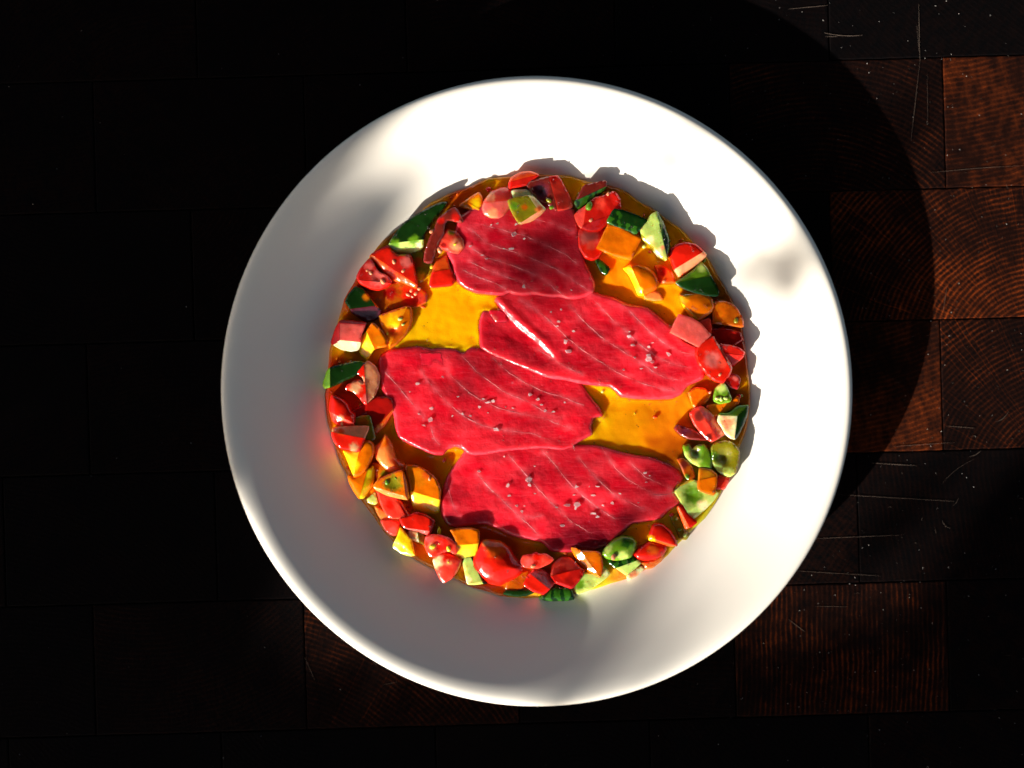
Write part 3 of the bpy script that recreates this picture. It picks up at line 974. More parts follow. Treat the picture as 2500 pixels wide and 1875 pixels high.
SALT = [('deep red slice', 'J', [(440, 610, 12), (775, 330, 9), (1005, 340, 9), (980, 460, 13), (1100, 520, 10), (945, 640, 11), (590, 720, 8), (1100, 1100, 14), (1685, 1150, 8), (640, 760, 6), (860, 640, 6), (700, 350, 7)]),
        ('folded slice', 'K', [(820, 385, 10), (815, 430, 7), (890, 565, 14), (925, 660, 17), (1460, 480, 8), (1455, 520, 11), (1490, 600, 11), (1640, 690, 13), (1635, 725, 13), (1670, 750, 8), (1410, 820, 12),
                                         (1510, 710, 12), (1815, 680, 12), (1670, 580, 9), (1700, 800, 8), (1570, 810, 7), (960, 470, 7), (760, 300, 7), (850, 280, 6), (655, 550, 8), (1640, 615, 7)]),
        ('bright red slice', 'L', [(497, 487, 10), (555, 850, 13), (610, 795, 15), (1070, 620, 13), (1110, 650, 12), (1160, 640, 12), (1180, 890, 20), (1480, 580, 11), (1550, 620, 9), (1570, 670, 11), (1610, 720, 11), (1680, 730, 9),
                                              (1265, 690, 8), (1325, 700, 7), (430, 560, 6), (720, 430, 8), (510, 750, 9), (890, 750, 7), (960, 770, 7), (1110, 740, 7), (1040, 690, 8), (800, 770, 7), (620, 700, 8), (1780, 650, 7), (850, 600, 8)]),
        ('broad slice', 'M', [(690, 430, 10), (870, 385, 15), (875, 430, 9), (700, 520, 10), (810, 655, 9), (770, 600, 8), (830, 605, 6), (1190, 600, 15), (1270, 590, 15), (1265, 625, 10), (1410, 670, 13), (1440, 700, 12),
                                                (1410, 515, 11), (1495, 600, 10), (1570, 580, 9), (1450, 440, 9), (1270, 440, 9), (1380, 440, 7), (1845, 325, 11), (1885, 350, 10), (1862, 405, 9), (1640, 500, 7), (660, 190, 8), (1100, 615, 8),
                                                (450, 310, 9), (920, 500, 6), (1250, 510, 6), (1150, 770, 9), (1790, 580, 9), (920, 270, 6)])]
for where, zm, L_ in SALT:
    zs = ZOOM[zm][2]
    q_ = np.array([zc(zm, [(u, v)])[0] for (u, v, r) in L_]); SB = (q_[:, 0].min(), q_[:, 0].max() + .1, q_[:, 1].min(), q_[:, 1].max() + .1)
    for (u, v, r) in L_:
        X, Y = zc(zm, [(u, v)])[0]
        z = fish_z(X, Y)
        r = r * random.uniform(.9, 1.35) / 1.9
        n = random.randint(5, 7); V = []
        a0 = random.uniform(0, 6.3)
        h = random.uniform(.35, .7) * r
        tx, ty = random.uniform(-.3, .3), random.uniform(-.3, .3)
        x0, y0, z0 = W(X, Y, z - .6)
        ra = [random.uniform(.45, 1.35) for _ in range(n)]; asp = random.uniform(.45, .9)
        for lv, sc_ in ((0, 1.0), (1, .8)):
            for i in range(n):
                a = a0 + 6.283 * i / n
                px, py = math.cos(a) * r * ra[i] * sc_, math.sin(a) * r * asp * ra[i] * sc_
                V.append((px * S, py * S, (lv * h + px * tx + py * ty + random.uniform(-.1, .1) * r) * S))
        F = [tuple(range(n))[::-1], tuple(range(n, 2 * n))] + [(i, (i + 1) % n, n + (i + 1) % n, n + i) for i in range(n)]
        o = link('salt_flake', mesh('salt', V, F, False), M_SALT)
        o.location = (x0, y0, z0)
        zone = ('left end', 'left half', 'middle', 'right half', 'right end')[min(4, max(0, int((X - SB[0]) / (SB[1] - SB[0]) * 5)))]
        row = ('upper edge', 'centre line', 'lower edge')[min(2, max(0, int((Y - SB[2]) / (SB[3] - SB[2]) * 3)))]
        big = 'large' if r > 8 else ('small' if r > 5 else 'tiny')
        tag(o, f'{big} clear salt flake by the {zone}, {row}, on the {where}', 'salt flake', 'salt flakes on the ' + where)

# ------------------------------------------------------------------ pieces
def T(label, zoom, out, **k): return piece('tomato_piece', label, zoom, out, **k)
def CU(label, zoom, out, **k): return piece('cucumber_piece', label, zoom, out, cat='cucumber piece', **k)
def GT(label, zoom, out, **k): return piece('green_tomato_piece', label, zoom, out, cat='green tomato', **k)

piece('tuna_chip', 'pale square chip of tuna near the left end of the bright red slice', 'L', [(515, 218), (700, 215), (738, 352), (522, 328)], top=44, main='q', er=5, base=34, rnd=0, cat='tuna chip', group='small tuna chips on the slices')
piece('tuna_chip', 'wet chip of tuna tucked beside the fold of the central slice', 'K', [(190, 285), (350, 292), (372, 385), (262, 402)], top=44, main='q', er=5, base=34, cat='tuna chip', group='small tuna chips on the slices', spots=[(240, 370, 40, 'P')])
# -- upper left
CU('dark green wedge with pale cut end, against the upper left wall of the plate', 'A',
   [(700, 910), (735, 1010), (790, 1022), (920, 995), (1000, 965), (1045, 930), (1060, 800), (1150, 650), (1290, 480), (1200, 490), (1000, 590), (850, 690), (760, 810)],
   top=78, main='G', facets=[(700, 890, 1050, 850, .75, 'p')], spots=[(960, 860, 60, 'g'), (1010, 910, 40, 'C'), (760, 900, 60, 'g')], er=8)
T('curved maroon tomato strip beside the dark green wedge', 'A',
  [(1060, 1060), (1100, 1080), (1150, 1070), (1180, 960), (1215, 870), (1260, 800), (1270, 700), (1300, 660), (1430, 690), (1450, 670), (1400, 560), (1360, 530), (1300, 560), (1200, 640), (1170, 720), (1130, 800), (1070, 960)],
  top=86, main='M', spots=[(1380, 620, 50, 'd'), (1230, 660, 40, 'd')], seeds=[(1130, 770, 26, 'K'), (1220, 965, 34, 'K')], er=6)
T('small peach and red lump at the left corner of the deep red slice', 'A',
  [(1200, 820), (1250, 790), (1300, 740), (1390, 770), (1460, 850), (1475, 930), (1410, 1000), (1350, 990), (1280, 960), (1190, 930)],
  top=80, main='r', spots=[(1390, 900, 70, 'K'), (1340, 770, 40, 'V')], seeds=[(1370, 900, 18)], dome=8, er=8)
T('large red quarter, seeds showing, under the dark green wedge', 'A',
  [(510, 1020), (600, 960), (700, 915), (780, 1010), (920, 1010), (950, 1100), (985, 1300), (970, 1340), (830, 1280), (740, 1260), (640, 1160), (560, 1070)],
  top=76, main='R', facets=[(600, 1050, 960, 1290, .5, 'X')], spots=[(800, 1090, 130, 'd'), (880, 1080, 60, 'P')], seeds=[(755, 1080, 28, 'K'), (845, 1170, 24, 'K')], er=8)
T('pinkish red wedge with two seeds, on the left wall', 'A',
  [(375, 1230), (420, 1140), (500, 1050), (530, 1060), (600, 1180), (680, 1210), (735, 1270), (690, 1320), (600, 1360), (500, 1350), (420, 1300)],
  top=82, main='d', facets=[(400, 1260, 720, 1290, .6, 'R')], spots=[(600, 1230, 90, 'P'), (500, 1120, 50, 'P')], seeds=[(520, 1190, 26, 'K'), (645, 1280, 34, 'K'), (480, 1165, 16, 'K')], er=7, hollow=[(590, 1230, 70, 5)])
T('blackish green and purple wedge low on the left wall', 'I',
  [(350, 650), (380, 580), (450, 500), (520, 510), (600, 620), (710, 750), (690, 800), (630, 840), (540, 850), (410, 760), (395, 720)],
  top=72, main='G', facets=[(520, 500, 700, 770, .9, 'A'), (400, 720, 640, 690, .5, 'U')], spots=[(600, 780, 70, 'U'), (560, 600, 40, 'A')], er=8)
T('sunken brownish red piece with a cluster of yellow seeds', 'I',
  [(540, 520), (640, 540), (800, 470), (870, 450), (1000, 470), (1080, 500), (1160, 560), (1160, 650), (1080, 700), (900, 700), (720, 765), (620, 640)],
  top=46, main='a', spots=[(1020, 590, 130, 'R'), (800, 560, 80, 'D'), (1110, 620, 50, 'r')], seeds=[(985, 580, 26, 'K'), (1010, 540, 24, 'K'), (1055, 570, 27, 'K'), (1090, 520, 24, 'K'), (1025, 600, 16, 'K')], er=7, rough=1.6)
T('bright red square piece against the left tip of the deep red slice', 'A',
  [(1170, 1080), (1290, 1010), (1310, 1100), (1370, 1250), (1340, 1310), (1140, 1330), (1115, 1300)], top=66, main='R', facets=[(1150, 1180, 1330, 1150, .25, 'X')], er=5)
T('olive brown sliver between the red quarter and the maroon strip', 'A',
  [(920, 990), (960, 950), (1050, 970), (1060, 1070), (1150, 1090), (1130, 1180), (1030, 1280), (985, 1270), (980, 1150)], top=44, main='V', spots=[(1010, 1230, 60, 'Y'), (1000, 1080, 60, 'a')], seeds=[(1135, 1130, 24)], er=6)
# -- left
T('orange piece with yellow seeds beside the golden sauce pool', 'I',
  [(690, 790), (830, 740), (960, 700), (1010, 720), (1020, 850), (960, 980), (870, 1070), (800, 1115), (770, 1050), (740, 960), (700, 860)],
  top=70, main='o', spots=[(850, 950, 80, 'X'), (830, 850, 70, 'Y')], seeds=[(895, 825, 28, 'p'), (925, 880, 20, 'p'), (770, 975, 18, 'Y')], er=6, hollow=[(840, 940, 60, 6)], facets=[(960, 720, 800, 1090, .5, 'O')])
T('amber cube with a wet golden face, right of the pink cube', 'I',
  [(480, 1080), (500, 1020), (560, 950), (620, 865), (700, 930), (760, 1030), (760, 1100), (640, 1120), (570, 1240), (500, 1180)],
  top=80, main='O', facets=[(560, 950, 640, 1130, .7, 'Y')], spots=[(680, 1040, 60, 'A'), (540, 1080, 30, 'y')], er=6)
T('pink cube with a cream yellow lower face, at the left wall', 'I',
  [(205, 1060), (250, 920), (290, 850), (330, 840), (545, 860), (540, 900), (500, 1000), (490, 1100), (470, 1135), (400, 1150), (300, 1130), (220, 1080)],
  top=92, main='P', facets=[(300, 1040, 500, 1060, .9, 'C'), (290, 860, 290, 1100, .8, 'D'), (320, 872, 540, 888, .7, 'R')], spots=[(420, 950, 90, 'P')], er=5, rnd=1)
CU('dark green bar lying across the left wall', 'I',
   [(120, 1480), (170, 1330), (250, 1300), (400, 1265), (500, 1250), (535, 1280), (500, 1320), (455, 1390), (200, 1510), (140, 1525)],
   top=84, main='G', facets=[(190, 1320, 190, 1520, .8, 'g')], er=7)
T('red crescent with torn peach flesh below the dark green bar', 'I',
  [(455, 1370), (500, 1310), (570, 1250), (650, 1310), (690, 1400), (680, 1500), (640, 1600), (545, 1687), (500, 1630), (440, 1560), (350, 1530), (370, 1490), (430, 1450), (490, 1440), (530, 1470), (520, 1420)],
  top=82, main='R', facets=[(530, 1260, 560, 1660, .35, 'K')], spots=[(450, 1520, 60, 'K'), (560, 1620, 40, 'P'), (510, 1450, 40, 'K')], er=6)
T('smooth red wedge at the left wall below the red crescent', 'H',
  [(205, 270), (215, 180), (235, 110), (330, 150), (400, 200), (440, 290), (490, 330), (480, 460), (400, 470), (350, 470), (300, 450), (240, 400), (215, 320)],
  top=80, main='R', facets=[(210, 300, 420, 400, .6, 'r')], spots=[(300, 390, 50, 'D'), (330, 370, 40, 'K')], seeds=[(345, 440, 26, 'K')], dome=10, er=8)  # peach spot is a highlight painted on the cut flesh
T('deep red shaded piece under the left end of the bright red slice', 'H',
  [(450, 300), (600, 220), (740, 130), (900, 150), (930, 280), (850, 420), (780, 510), (720, 560), (690, 450), (650, 340), (470, 380)], top=50, main='D', facets=[(930, 260, 780, 420, .4, 'X')], spots=[(780, 470, 40, 'W')], er=8)
T('translucent olive square tucked behind the red and peach wedge', 'H',
  [(470, 385), (560, 350), (660, 345), (700, 500), (720, 600), (650, 640), (590, 600), (560, 500), (480, 440)], top=58, main='V', spots=[(580, 420, 70, 'a')], er=5)
T('red wedge with broad peach flesh resting on two orange pieces', 'H',
  [(235, 560), (250, 480), (400, 465), (640, 462), (640, 500), (590, 620), (570, 660), (530, 750), (400, 720), (340, 715), (270, 650)],
  top=88, main='R', facets=[(290, 540, 600, 600, .55, 'K')], spots=[(330, 520, 40, 'X'), (300, 660, 60, 'R'), (480, 700, 50, 'K')], er=6)
T('smooth rounded orange wedge below the red and peach wedge', 'H',
  [(360, 740), (450, 740), (540, 740), (560, 650), (640, 630), (690, 660), (705, 740), (670, 850), (610, 960), (550, 1010), (480, 1030), (430, 900), (390, 800)],
  top=78, main='O', facets=[(560, 640, 480, 1010, .35, 'Y')], spots=[(460, 900, 90, 'Y')], er=8, dome=6)
T('yellow orange wedge at the lower left wall, pointed downward', 'H',
  [(415, 1020), (480, 1040), (560, 1000), (620, 960), (690, 910), (710, 980), (700, 1110), (640, 1210), (590, 1270), (540, 1275), (480, 1190), (430, 1090)],
  top=70, main='O', facets=[(640, 920, 540, 1270, .4, 'Y')], er=8, dome=6)
T('wet reddish orange oval next to the turned-up tuna end', 'H',
  [(710, 700), (780, 640), (830, 560), (880, 620), (920, 680), (950, 830), (1050, 880), (1060, 960), (980, 980), (870, 970), (800, 910), (730, 830)],
  top=62, main='W', spots=[(820, 820, 80, 'W'), (800, 640, 80, 'O'), (980, 900, 80, 'X')], er=9, dome=8, rough=1.5, facets=[(900, 640, 1000, 950, .4, 'O')])
T('amber triangle with a pale green seed, between orange pieces', 'H',
  [(740, 1080), (820, 1030), (1000, 958), (1040, 1000), (1080, 1130), (1090, 1290), (970, 1270), (850, 1240), (730, 1180), (700, 1140)],
  top=80, main='A', facets=[(1020, 980, 1060, 1280, .8, 'O'), (720, 1150, 1080, 1260, .8, 'W')], spots=[(920, 1110, 110, 'V')], seeds=[(850, 1100, 34, 'g'), (950, 1050, 18, 'g')], er=5, hollow=[(920, 1110, 90, 4)])
T('big orange block with a bright yellow lower face, beside the broad slice', 'H',
  [(1065, 910), (1200, 920), (1300, 970), (1400, 1060), (1450, 1180), (1440, 1330), (1430, 1420), (1380, 1440), (1250, 1430), (1145, 1380), (1110, 1150), (1090, 1060)],
  top=62, main='O', facets=[(1110, 1190, 1440, 1290, .55, 'Y')], spots=[(1220, 1040, 110, 'A'), (1300, 1010, 60, 'X')], seeds=[(1330, 1060, 24, 'K')], er=6)
T('red piece with a folded skin below the amber triangle', 'H',
  [(740, 1190), (860, 1240), (950, 1260), (1010, 1310), (1060, 1390), (1110, 1470), (1080, 1500), (880, 1500), (820, 1420), (770, 1310)],
  top=64, main='r', facets=[(950, 1270, 1060, 1480, .5, 'R')], spots=[(880, 1350, 60, 'R')], seeds=[(1085, 1475, 16, 'K')], er=7)
T('plain red block under the big orange block', 'G',
  [(585, 430), (700, 400), (780, 360), (900, 390), (1010, 460), (1000, 500), (960, 620), (920, 630), (800, 590), (690, 570), (620, 520)],
  top=68, main='R', facets=[(620, 540, 980, 590, .8, 'P'), (950, 430, 940, 610, .6, 'D')], er=5)
GT('tiny pale green scrap at the lower left wall', 'H', [(620, 1290), (720, 1200), (750, 1320), (720, 1345), (660, 1335)], top=50, main='p', er=5)
T('low amber piece hidden under the reddish orange oval', 'H', [(680, 880), (760, 880), (870, 970), (960, 970), (820, 1030), (740, 1080), (715, 1000)], top=46, main='A', spots=[(820, 1000, 50, 'V')], seeds=[(735, 960, 20, 'K')], er=6)
T('low peach orange scrap at the lower left wall, right of the green scrap', 'H', [(700, 1350), (850, 1430), (880, 1500), (990, 1520), (990, 1600), (900, 1620), (800, 1560), (740, 1450)], top=44, main='W', er=8)
# -- bottom left
T('sunken pinkish red slab beside the yellow wedge', 'G', [(340, 450), (480, 450), (580, 480), (570, 560), (540, 640), (480, 640), (400, 580)], top=50, main='r', spots=[(500, 580, 60, 'P')], er=6)
T('yellow wedge with a wet pale face, below the sunken red slab', 'G',
  [(590, 540), (660, 620), (730, 700), (770, 880), (700, 890), (600, 860), (500, 800), (500, 760), (550, 660)], top=70, main='Y', facets=[(560, 700, 740, 860, .5, 'y')], spots=[(640, 800, 60, 'Y')], er=5, hollow=[(620, 800, 40, 4)])
T('small cream cube with an olive side', 'G', [(700, 570), (800, 590), (880, 620), (890, 760), (800, 720), (690, 680)], top=62, main='C', facets=[(800, 590, 820, 730, .6, 'V')], spots=[(740, 620, 60, 'K')], er=4)
T('round pink slice with pale seeds, left of the yellow orange block', 'G',
  [(905, 650), (1000, 630), (1100, 640), (1200, 680), (1270, 740), (1280, 850), (1250, 870), (1180, 830), (1100, 850), (1040, 900), (970, 900), (920, 840), (890, 760)],
  top=78, main='r', spots=[(1100, 740, 90, 'R'), (980, 780, 60, 'K'), (950, 690, 50, 'P')], seeds=[(980, 780, 44, 'y'), (1185, 810, 40, 'y'), (1065, 740, 18, 'W')], er=6, hollow=[(1060, 760, 70, 5)])
T('red wedge with a cream patch and pointed tip, lowest at the left', 'G',
  [(990, 940), (1060, 880), (1130, 845), (1200, 870), (1270, 900), (1340, 940), (1300, 1060), (1230, 1160), (1130, 1220), (1080, 1180), (1020, 1050)],
  top=70, main='r', spots=[(1030, 950, 90, 'C'), (1170, 920, 60, 'R'), (1180, 970, 40, 'K')], seeds=[(1180, 970, 16)], er=8, dome=6)
T('yellow orange block with curved sides, near the broad slice', 'G',
  [(1205, 580), (1300, 560), (1440, 555), (1550, 580), (1550, 700), (1530, 800), (1520, 890), (1350, 920), (1280, 900), (1260, 830), (1280, 740), (1240, 640)],
  top=72, main='O', facets=[(1240, 760, 1550, 740, .5, 'Y')], spots=[(1400, 860, 70, 'y'), (1500, 640, 40, 'O')], er=5)
CU('curved green piece under the yellow orange block', 'G', [(1380, 910), (1470, 905), (1500, 1010), (1570, 1130), (1660, 1220), (1500, 1240), (1410, 1235), (1380, 1080), (1360, 990)],
   top=56, main='p', facets=[(1450, 900, 1580, 1180, .7, 'S')], spots=[(1420, 1180, 50, 'C')], er=5)
T('largest round red tomato half at the bottom, smooth and domed', 'G',
  [(1480, 960), (1520, 840), (1560, 770), (1590, 710), (1700, 700), (1830, 720), (1930, 800), (2000, 920), (2090, 1000), (2080, 1080), (2020, 1140), (1900, 1200), (1820, 1240), (1700, 1225), (1600, 1150), (1520, 1060)],
  top=84, main='R', spots=[(1760, 790, 130, 'X'), (1640, 730, 50, 'W')], dome=26, er=12)
T('thin yellow sliver standing between red pieces', 'G', [(1040, 580), (1065, 530), (1088, 570), (1082, 632), (1048, 632)], top=62, main='Y', er=3, rnd=1, step=3)
T('low amber brown piece right of the big red half', 'F', [(225, 1100), (260, 1000), (400, 920), (480, 900), (440, 1050), (400, 1110)], top=44, main='a', er=7)
# -- bottom
T('small frilly red scrap with one yellow seed', 'F',
  [(385, 800), (420, 745), (500, 740), (545, 715), (580, 735), (650, 730), (730, 790), (690, 830), (570, 885), (510, 880), (430, 870), (390, 830)], top=80, main='r', spots=[(470, 820, 50, 'P'), (560, 760, 50, 'R')], seeds=[(512, 862, 30, 'K')], er=6, rough=2)
T('red cube standing on a corner at the bottom', 'F', [(420, 1050), (470, 960), (530, 890), (620, 900), (690, 960), (740, 1020), (720, 1060), (660, 1120), (620, 1150), (520, 1120)],
  top=84, main='R', facets=[(500, 950, 690, 1100, .8, 'P')], er=4)
T('red wedge with speckled cut face, right of the cube at the bottom', 'F', [(700, 960), (720, 840), (800, 770), (900, 770), (1000, 870), (1050, 910), (1000, 1000), (920, 1090), (830, 1060), (750, 1030)],
  top=76, main='D', facets=[(720, 960, 1030, 880, .6, 'r')], spots=[(830, 930, 70, 'R'), (960, 1010, 40, 'd')], er=7)
T('thin orange crescent under the lower edge of the broad slice', 'F', [(915, 675), (970, 680), (1000, 700), (1200, 710), (1225, 760), (1240, 860), (1215, 975), (1130, 930), (1050, 890), (980, 810)],
  top=74, main='A', facets=[(1000, 690, 1180, 930, .8, 'O')], spots=[(1180, 880, 60, 'O')], er=5)
GT('pale green flesh chunk half sunk at the bottom right', 'F', [(940, 1000), (1050, 920), (1150, 940), (1240, 860), (1290, 900), (1310, 940), (1280, 980), (1200, 1040), (1100, 1110), (980, 1150), (940, 1100)],
   top=54, main='p', spots=[(1270, 930, 40, 'C'), (1000, 1050, 60, 'g')], er=7)
CU('green piece with dark stripes at the very bottom', 'F', [(580, 1190), (640, 1140), (740, 1070), (820, 1080), (920, 1090), (945, 1200), (850, 1218), (650, 1218)], top=66, main='S', er=8, dome=5)
CU('thin dark green sliver left of the striped piece', 'F', [(210, 1150), (240, 1110), (400, 1100), (470, 1090), (530, 1130), (450, 1165), (330, 1175)], top=48, main='G', er=6)
GT('glossy green oval with a brown seed, below the broad slice', 'F', [(1230, 730), (1280, 660), (1350, 590), (1440, 550), (1540, 560), (1590, 610), (1580, 680), (1530, 770), (1450, 790), (1380, 800), (1280, 780)],
   top=88, main='g', spots=[(1480, 620, 60, 'S'), (1450, 750, 60, 'p'), (1290, 680, 50, 'p')], seeds=[(1350, 772, 36, 'K')], dome=12, er=7)
CU('green striped square with pale flesh, under the glossy oval', 'F', [(1290, 800), (1400, 800), (1540, 760), (1600, 800), (1635, 830), (1560, 900), (1490, 960), (1380, 880)],
   top=62, main='S', facets=[(1380, 880, 1600, 800, .4, 'p')], er=4)
GT('translucent cream scrap at the lower right wall', 'F', [(1490, 960), (1560, 900), (1640, 860), (1672, 890), (1600, 960), (1500, 1012)], top=52, main='C', spots=[(1560, 940, 50, 'K')], er=6)
T('shiny red wedge with a yellow corner, lower right', 'F', [(1740, 500), (1770, 430), (1860, 425), (1940, 490), (1990, 570), (2012, 650), (1900, 650), (1800, 620), (1715, 590)],
  top=84, main='R', facets=[(1715, 560, 1980, 640, .6, 'X')], spots=[(1745, 585, 45, 'Y')], dome=8, er=6)
T('flat red oval piece touching the shiny red wedge', 'F', [(1565, 740), (1640, 660), (1720, 610), (1800, 620), (1890, 650), (1895, 690), (1850, 750), (1780, 790), (1680, 800), (1600, 780)],
  top=74, main='R', spots=[(1760, 690, 60, 'X')], dome=8, er=7)
T('low peach orange scrap at the lower right wall', 'F', [(1640, 820), (1780, 800), (1890, 710), (1860, 800), (1760, 880), (1690, 890)], top=48, main='W', er=7)
# -- right
T('red and purple wedge with glistening cut face, right side', 'E', [(850, 130), (900, 75), (970, 50), (1080, 130), (1150, 220), (1200, 330), (1120, 380), (1060, 410), (970, 330), (890, 230)],
  top=82, main='r', facets=[(930, 60, 1130, 380, .7, 'P')], spots=[(1080, 210, 90, 'r'), (940, 150, 60, 'M'), (1040, 360, 40, 'M')], er=6, rough=1.6)
T('purple brown gel lump left of the glistening wedge', 'E', [(690, 280), (720, 235), (800, 260), (880, 285), (960, 330), (1050, 400), (950, 392), (830, 382), (740, 330)], top=66, main='M', spots=[(800, 300, 60, 'U')], er=7, rough=2.5)
CU('cream and dark green cube at the right wall', 'E', [(1130, 200), (1150, 120), (1250, 120), (1330, 50), (1440, 40), (1420, 150), (1380, 260), (1310, 380), (1260, 370), (1210, 330), (1170, 260)],
   top=84, main='C', facets=[(1340, 60, 1300, 380, .6, 'G'), (1150, 140, 1340, 150, .5, 'g')], spots=[(1230, 220, 70, 'K')], er=4)
GT('green ring piece with hollow middle, left of a twin', 'E', [(780, 450), (850, 430), (870, 480), (930, 440), (990, 430), (1040, 500), (1070, 600), (1060, 680), (950, 665), (860, 620), (800, 550)],
   top=76, main='g', spots=[(820, 560, 60, 'p'), (900, 620, 60, 'p'), (900, 490, 50, 'V')], er=7, hollow=[(910, 520, 60, 12)], dome=4)
GT('larger green ring piece against the right wall', 'E', [(1060, 480), (1100, 420), (1200, 400), (1280, 420), (1350, 500), (1340, 620), (1310, 720), (1250, 760), (1150, 720), (1080, 640)],
   top=72, main='V', spots=[(1090, 560, 60, 'g'), (1130, 680, 70, 'p'), (1250, 730, 60, 'p'), (1220, 500, 90, 'V')], er=7, hollow=[(1200, 560, 90, 12)])
T('brown wet scrap touching the right end of the broad slice', 'E', [(715, 590), (770, 575), (840, 610), (880, 680), (900, 770), (830, 800), (790, 750), (750, 650)], top=66, main='a', spots=[(790, 640, 50, 'M'), (820, 760, 30, 'g')], seeds=[(825, 770, 22, 'g')], er=6, rough=2)
T('orange yellow block on the large pale green piece', 'E', [(940, 690), (960, 675), (1060, 690), (1120, 740), (1115, 830), (1095, 945), (1000, 920), (930, 890)], top=88, main='O', facets=[(940, 800, 1120, 760, .35, 'o')], er=4, base=60)
T('small red scrap at the right wall beside the orange block', 'E', [(1130, 740), (1250, 770), (1240, 820), (1200, 890), (1110, 890)], top=60, main='r', er=6)
GT('large pale yellow green piece at the lower right', 'E', [(695, 915), (780, 840), (860, 790), (940, 820), (1000, 850), (1095, 900), (1130, 930), (1080, 1010), (1000, 1090), (880, 1190), (830, 1160), (790, 1080), (750, 1000)],
   top=74, main='p', facets=[(700, 880, 900, 800, .6, 'y'), (830, 1120, 1080, 960, .6, 'p')], spots=[(880, 950, 110, 'g'), (980, 1050, 60, 'C')], er=6, hollow=[(880, 960, 80, 6)], rough=1.6)
T('narrow red strip below the pale yellow green piece', 'E', [(715, 1075), (770, 1050), (830, 1150), (920, 1220), (870, 1260), (800, 1295), (760, 1190)], top=76, main='R', facets=[(745, 1080, 840, 1270, .7, 'X')], er=4)
GT('seedy olive gel by the lower right wall', 'E', [(650, 1180), (720, 1130), (760, 1200), (800, 1300), (850, 1340), (810, 1400), (740, 1390), (700, 1290)], top=42, main='V', seeds=[(740, 1300, 26, 'g'), (795, 1355, 30, 'p'), (715, 1190, 20, 'p')], er=7)
T('pink red square lying on the right end of the folded slice', 'D', [(655, 545), (700, 440), (740, 365), (860, 400), (950, 450), (1055, 570), (1000, 620), (935, 690), (780, 610)],
  top=96, main='P', er=3, base=52, rnd=0)
T('small red triangle behind the pink red square', 'D', [(930, 440), (1050, 400), (1070, 500), (1055, 590), (990, 500)], top=80, main='r', er=4)
T('bright red crescent with seedy core, right of the folded slice', 'D', [(910, 760), (930, 700), (1000, 620), (1090, 590), (1110, 640), (1180, 720), (1250, 850), (1270, 900), (1250, 960), (1180, 1050), (1100, 1030), (1020, 960), (940, 860)],
  top=94, main='R', facets=[(1080, 600, 1260, 920, .5, 'r')], spots=[(1080, 820, 90, 'P'), (1170, 860, 60, 'r')], seeds=[(1150, 975, 20, 'K')], er=7, hollow=[(1090, 820, 60, 2.5)], base=40)
T('red wedge pointing at the right wall', 'D', [(1150, 660), (1280, 680), (1350, 700), (1405, 750), (1380, 800), (1280, 890), (1240, 860), (1190, 760)], top=86, main='d', facets=[(1190, 760, 1400, 780, .6, 'R')], er=6)
T('sunken deep red piece above the wedge at the right wall', 'D', [(1060, 520), (1180, 500), (1350, 540), (1380, 620), (1280, 680), (1150, 660), (1100, 600)], top=60, main='D', spots=[(1280, 570, 50, 'd')], er=7)
T('dark amber wedge with a seed at the upper right wall', 'D', [(1100, 240), (1200, 230), (1280, 260), (1330, 310), (1388, 420), (1385, 495), (1200, 465), (1075, 450), (1085, 340)], top=62, main='a', spots=[(1150, 330, 90, 'A')], seeds=[(1315, 430, 34, 'V')], er=6)
T('small maroon chip right of the bright red crescent', 'D', [(1250, 960), (1330, 980), (1360, 1020), (1330, 1120), (1270, 1110), (1200, 1050)], top=70, main='D', spots=[(1310, 1010, 30, 'P')], er=5)
GT('pale green seedy cone below the bright red crescent', 'D', [(1110, 1110), (1180, 1050), (1220, 1090), (1270, 1220), (1250, 1250), (1150, 1270), (1090, 1240), (1090, 1190)], top=82, main='g', spots=[(1170, 1100, 60, 'p')],
   seeds=[(1120, 1215, 28, 'p'), (1165, 1225, 28, 'p'), (1215, 1215, 26, 'p')], er=6)
T('orange slab beneath the pale green cone', 'D', [(1020, 1290), (1100, 1270), (1260, 1240), (1330, 1190), (1345, 1260), (1250, 1330), (1130, 1400), (1050, 1380)], top=54, main='O', er=6)
T('amber translucent piece at the right end of the sauce pool', 'D', [(830, 1160), (900, 1100), (1000, 1110), (1060, 1180), (1000, 1270), (880, 1310)], top=50, main='A', spots=[(900, 1180, 50, 'O')], seeds=[(1050, 1155, 20, 'K')], er=7)
# -- upper right
T('maroon wedge edged in green skin, at the top', 'C', [(110, 340), (150, 260), (210, 150), (330, 120), (455, 95), (460, 180), (400, 240), (300, 310), (170, 410), (130, 390)], top=86, main='M', facets=[(120, 320, 440, 170, .8, 'S')], er=5)
T('knobbly red chunk with green and tan seeds, upper right', 'C', [(105, 480), (160, 425), (230, 380), (330, 290), (430, 270), (540, 220), (600, 280), (620, 410), (560, 430), (490, 560), (380, 660), (260, 660), (165, 610), (130, 550)],
  top=90, main='d', facets=[(230, 400, 200, 640, .6, 'r'), (300, 560, 520, 480, .5, 'D')], spots=[(400, 350, 80, 'r'), (500, 330, 60, 'd')], seeds=[(265, 392, 56, 'g'), (285, 545, 26, 'K'), (480, 250, 24, 'K')], er=6, rough=1.8)
T('rounded red piece under the orange square', 'C', [(135, 700), (155, 610), (250, 640), (370, 650), (450, 660), (430, 760), (400, 860), (410, 900), (370, 960), (300, 990), (220, 960), (160, 860)],
  top=74, main='R', facets=[(170, 820, 420, 740, .3, 'R')], spots=[(270, 720, 110, 'P'), (290, 820, 60, 'r')], er=8, dome=6)
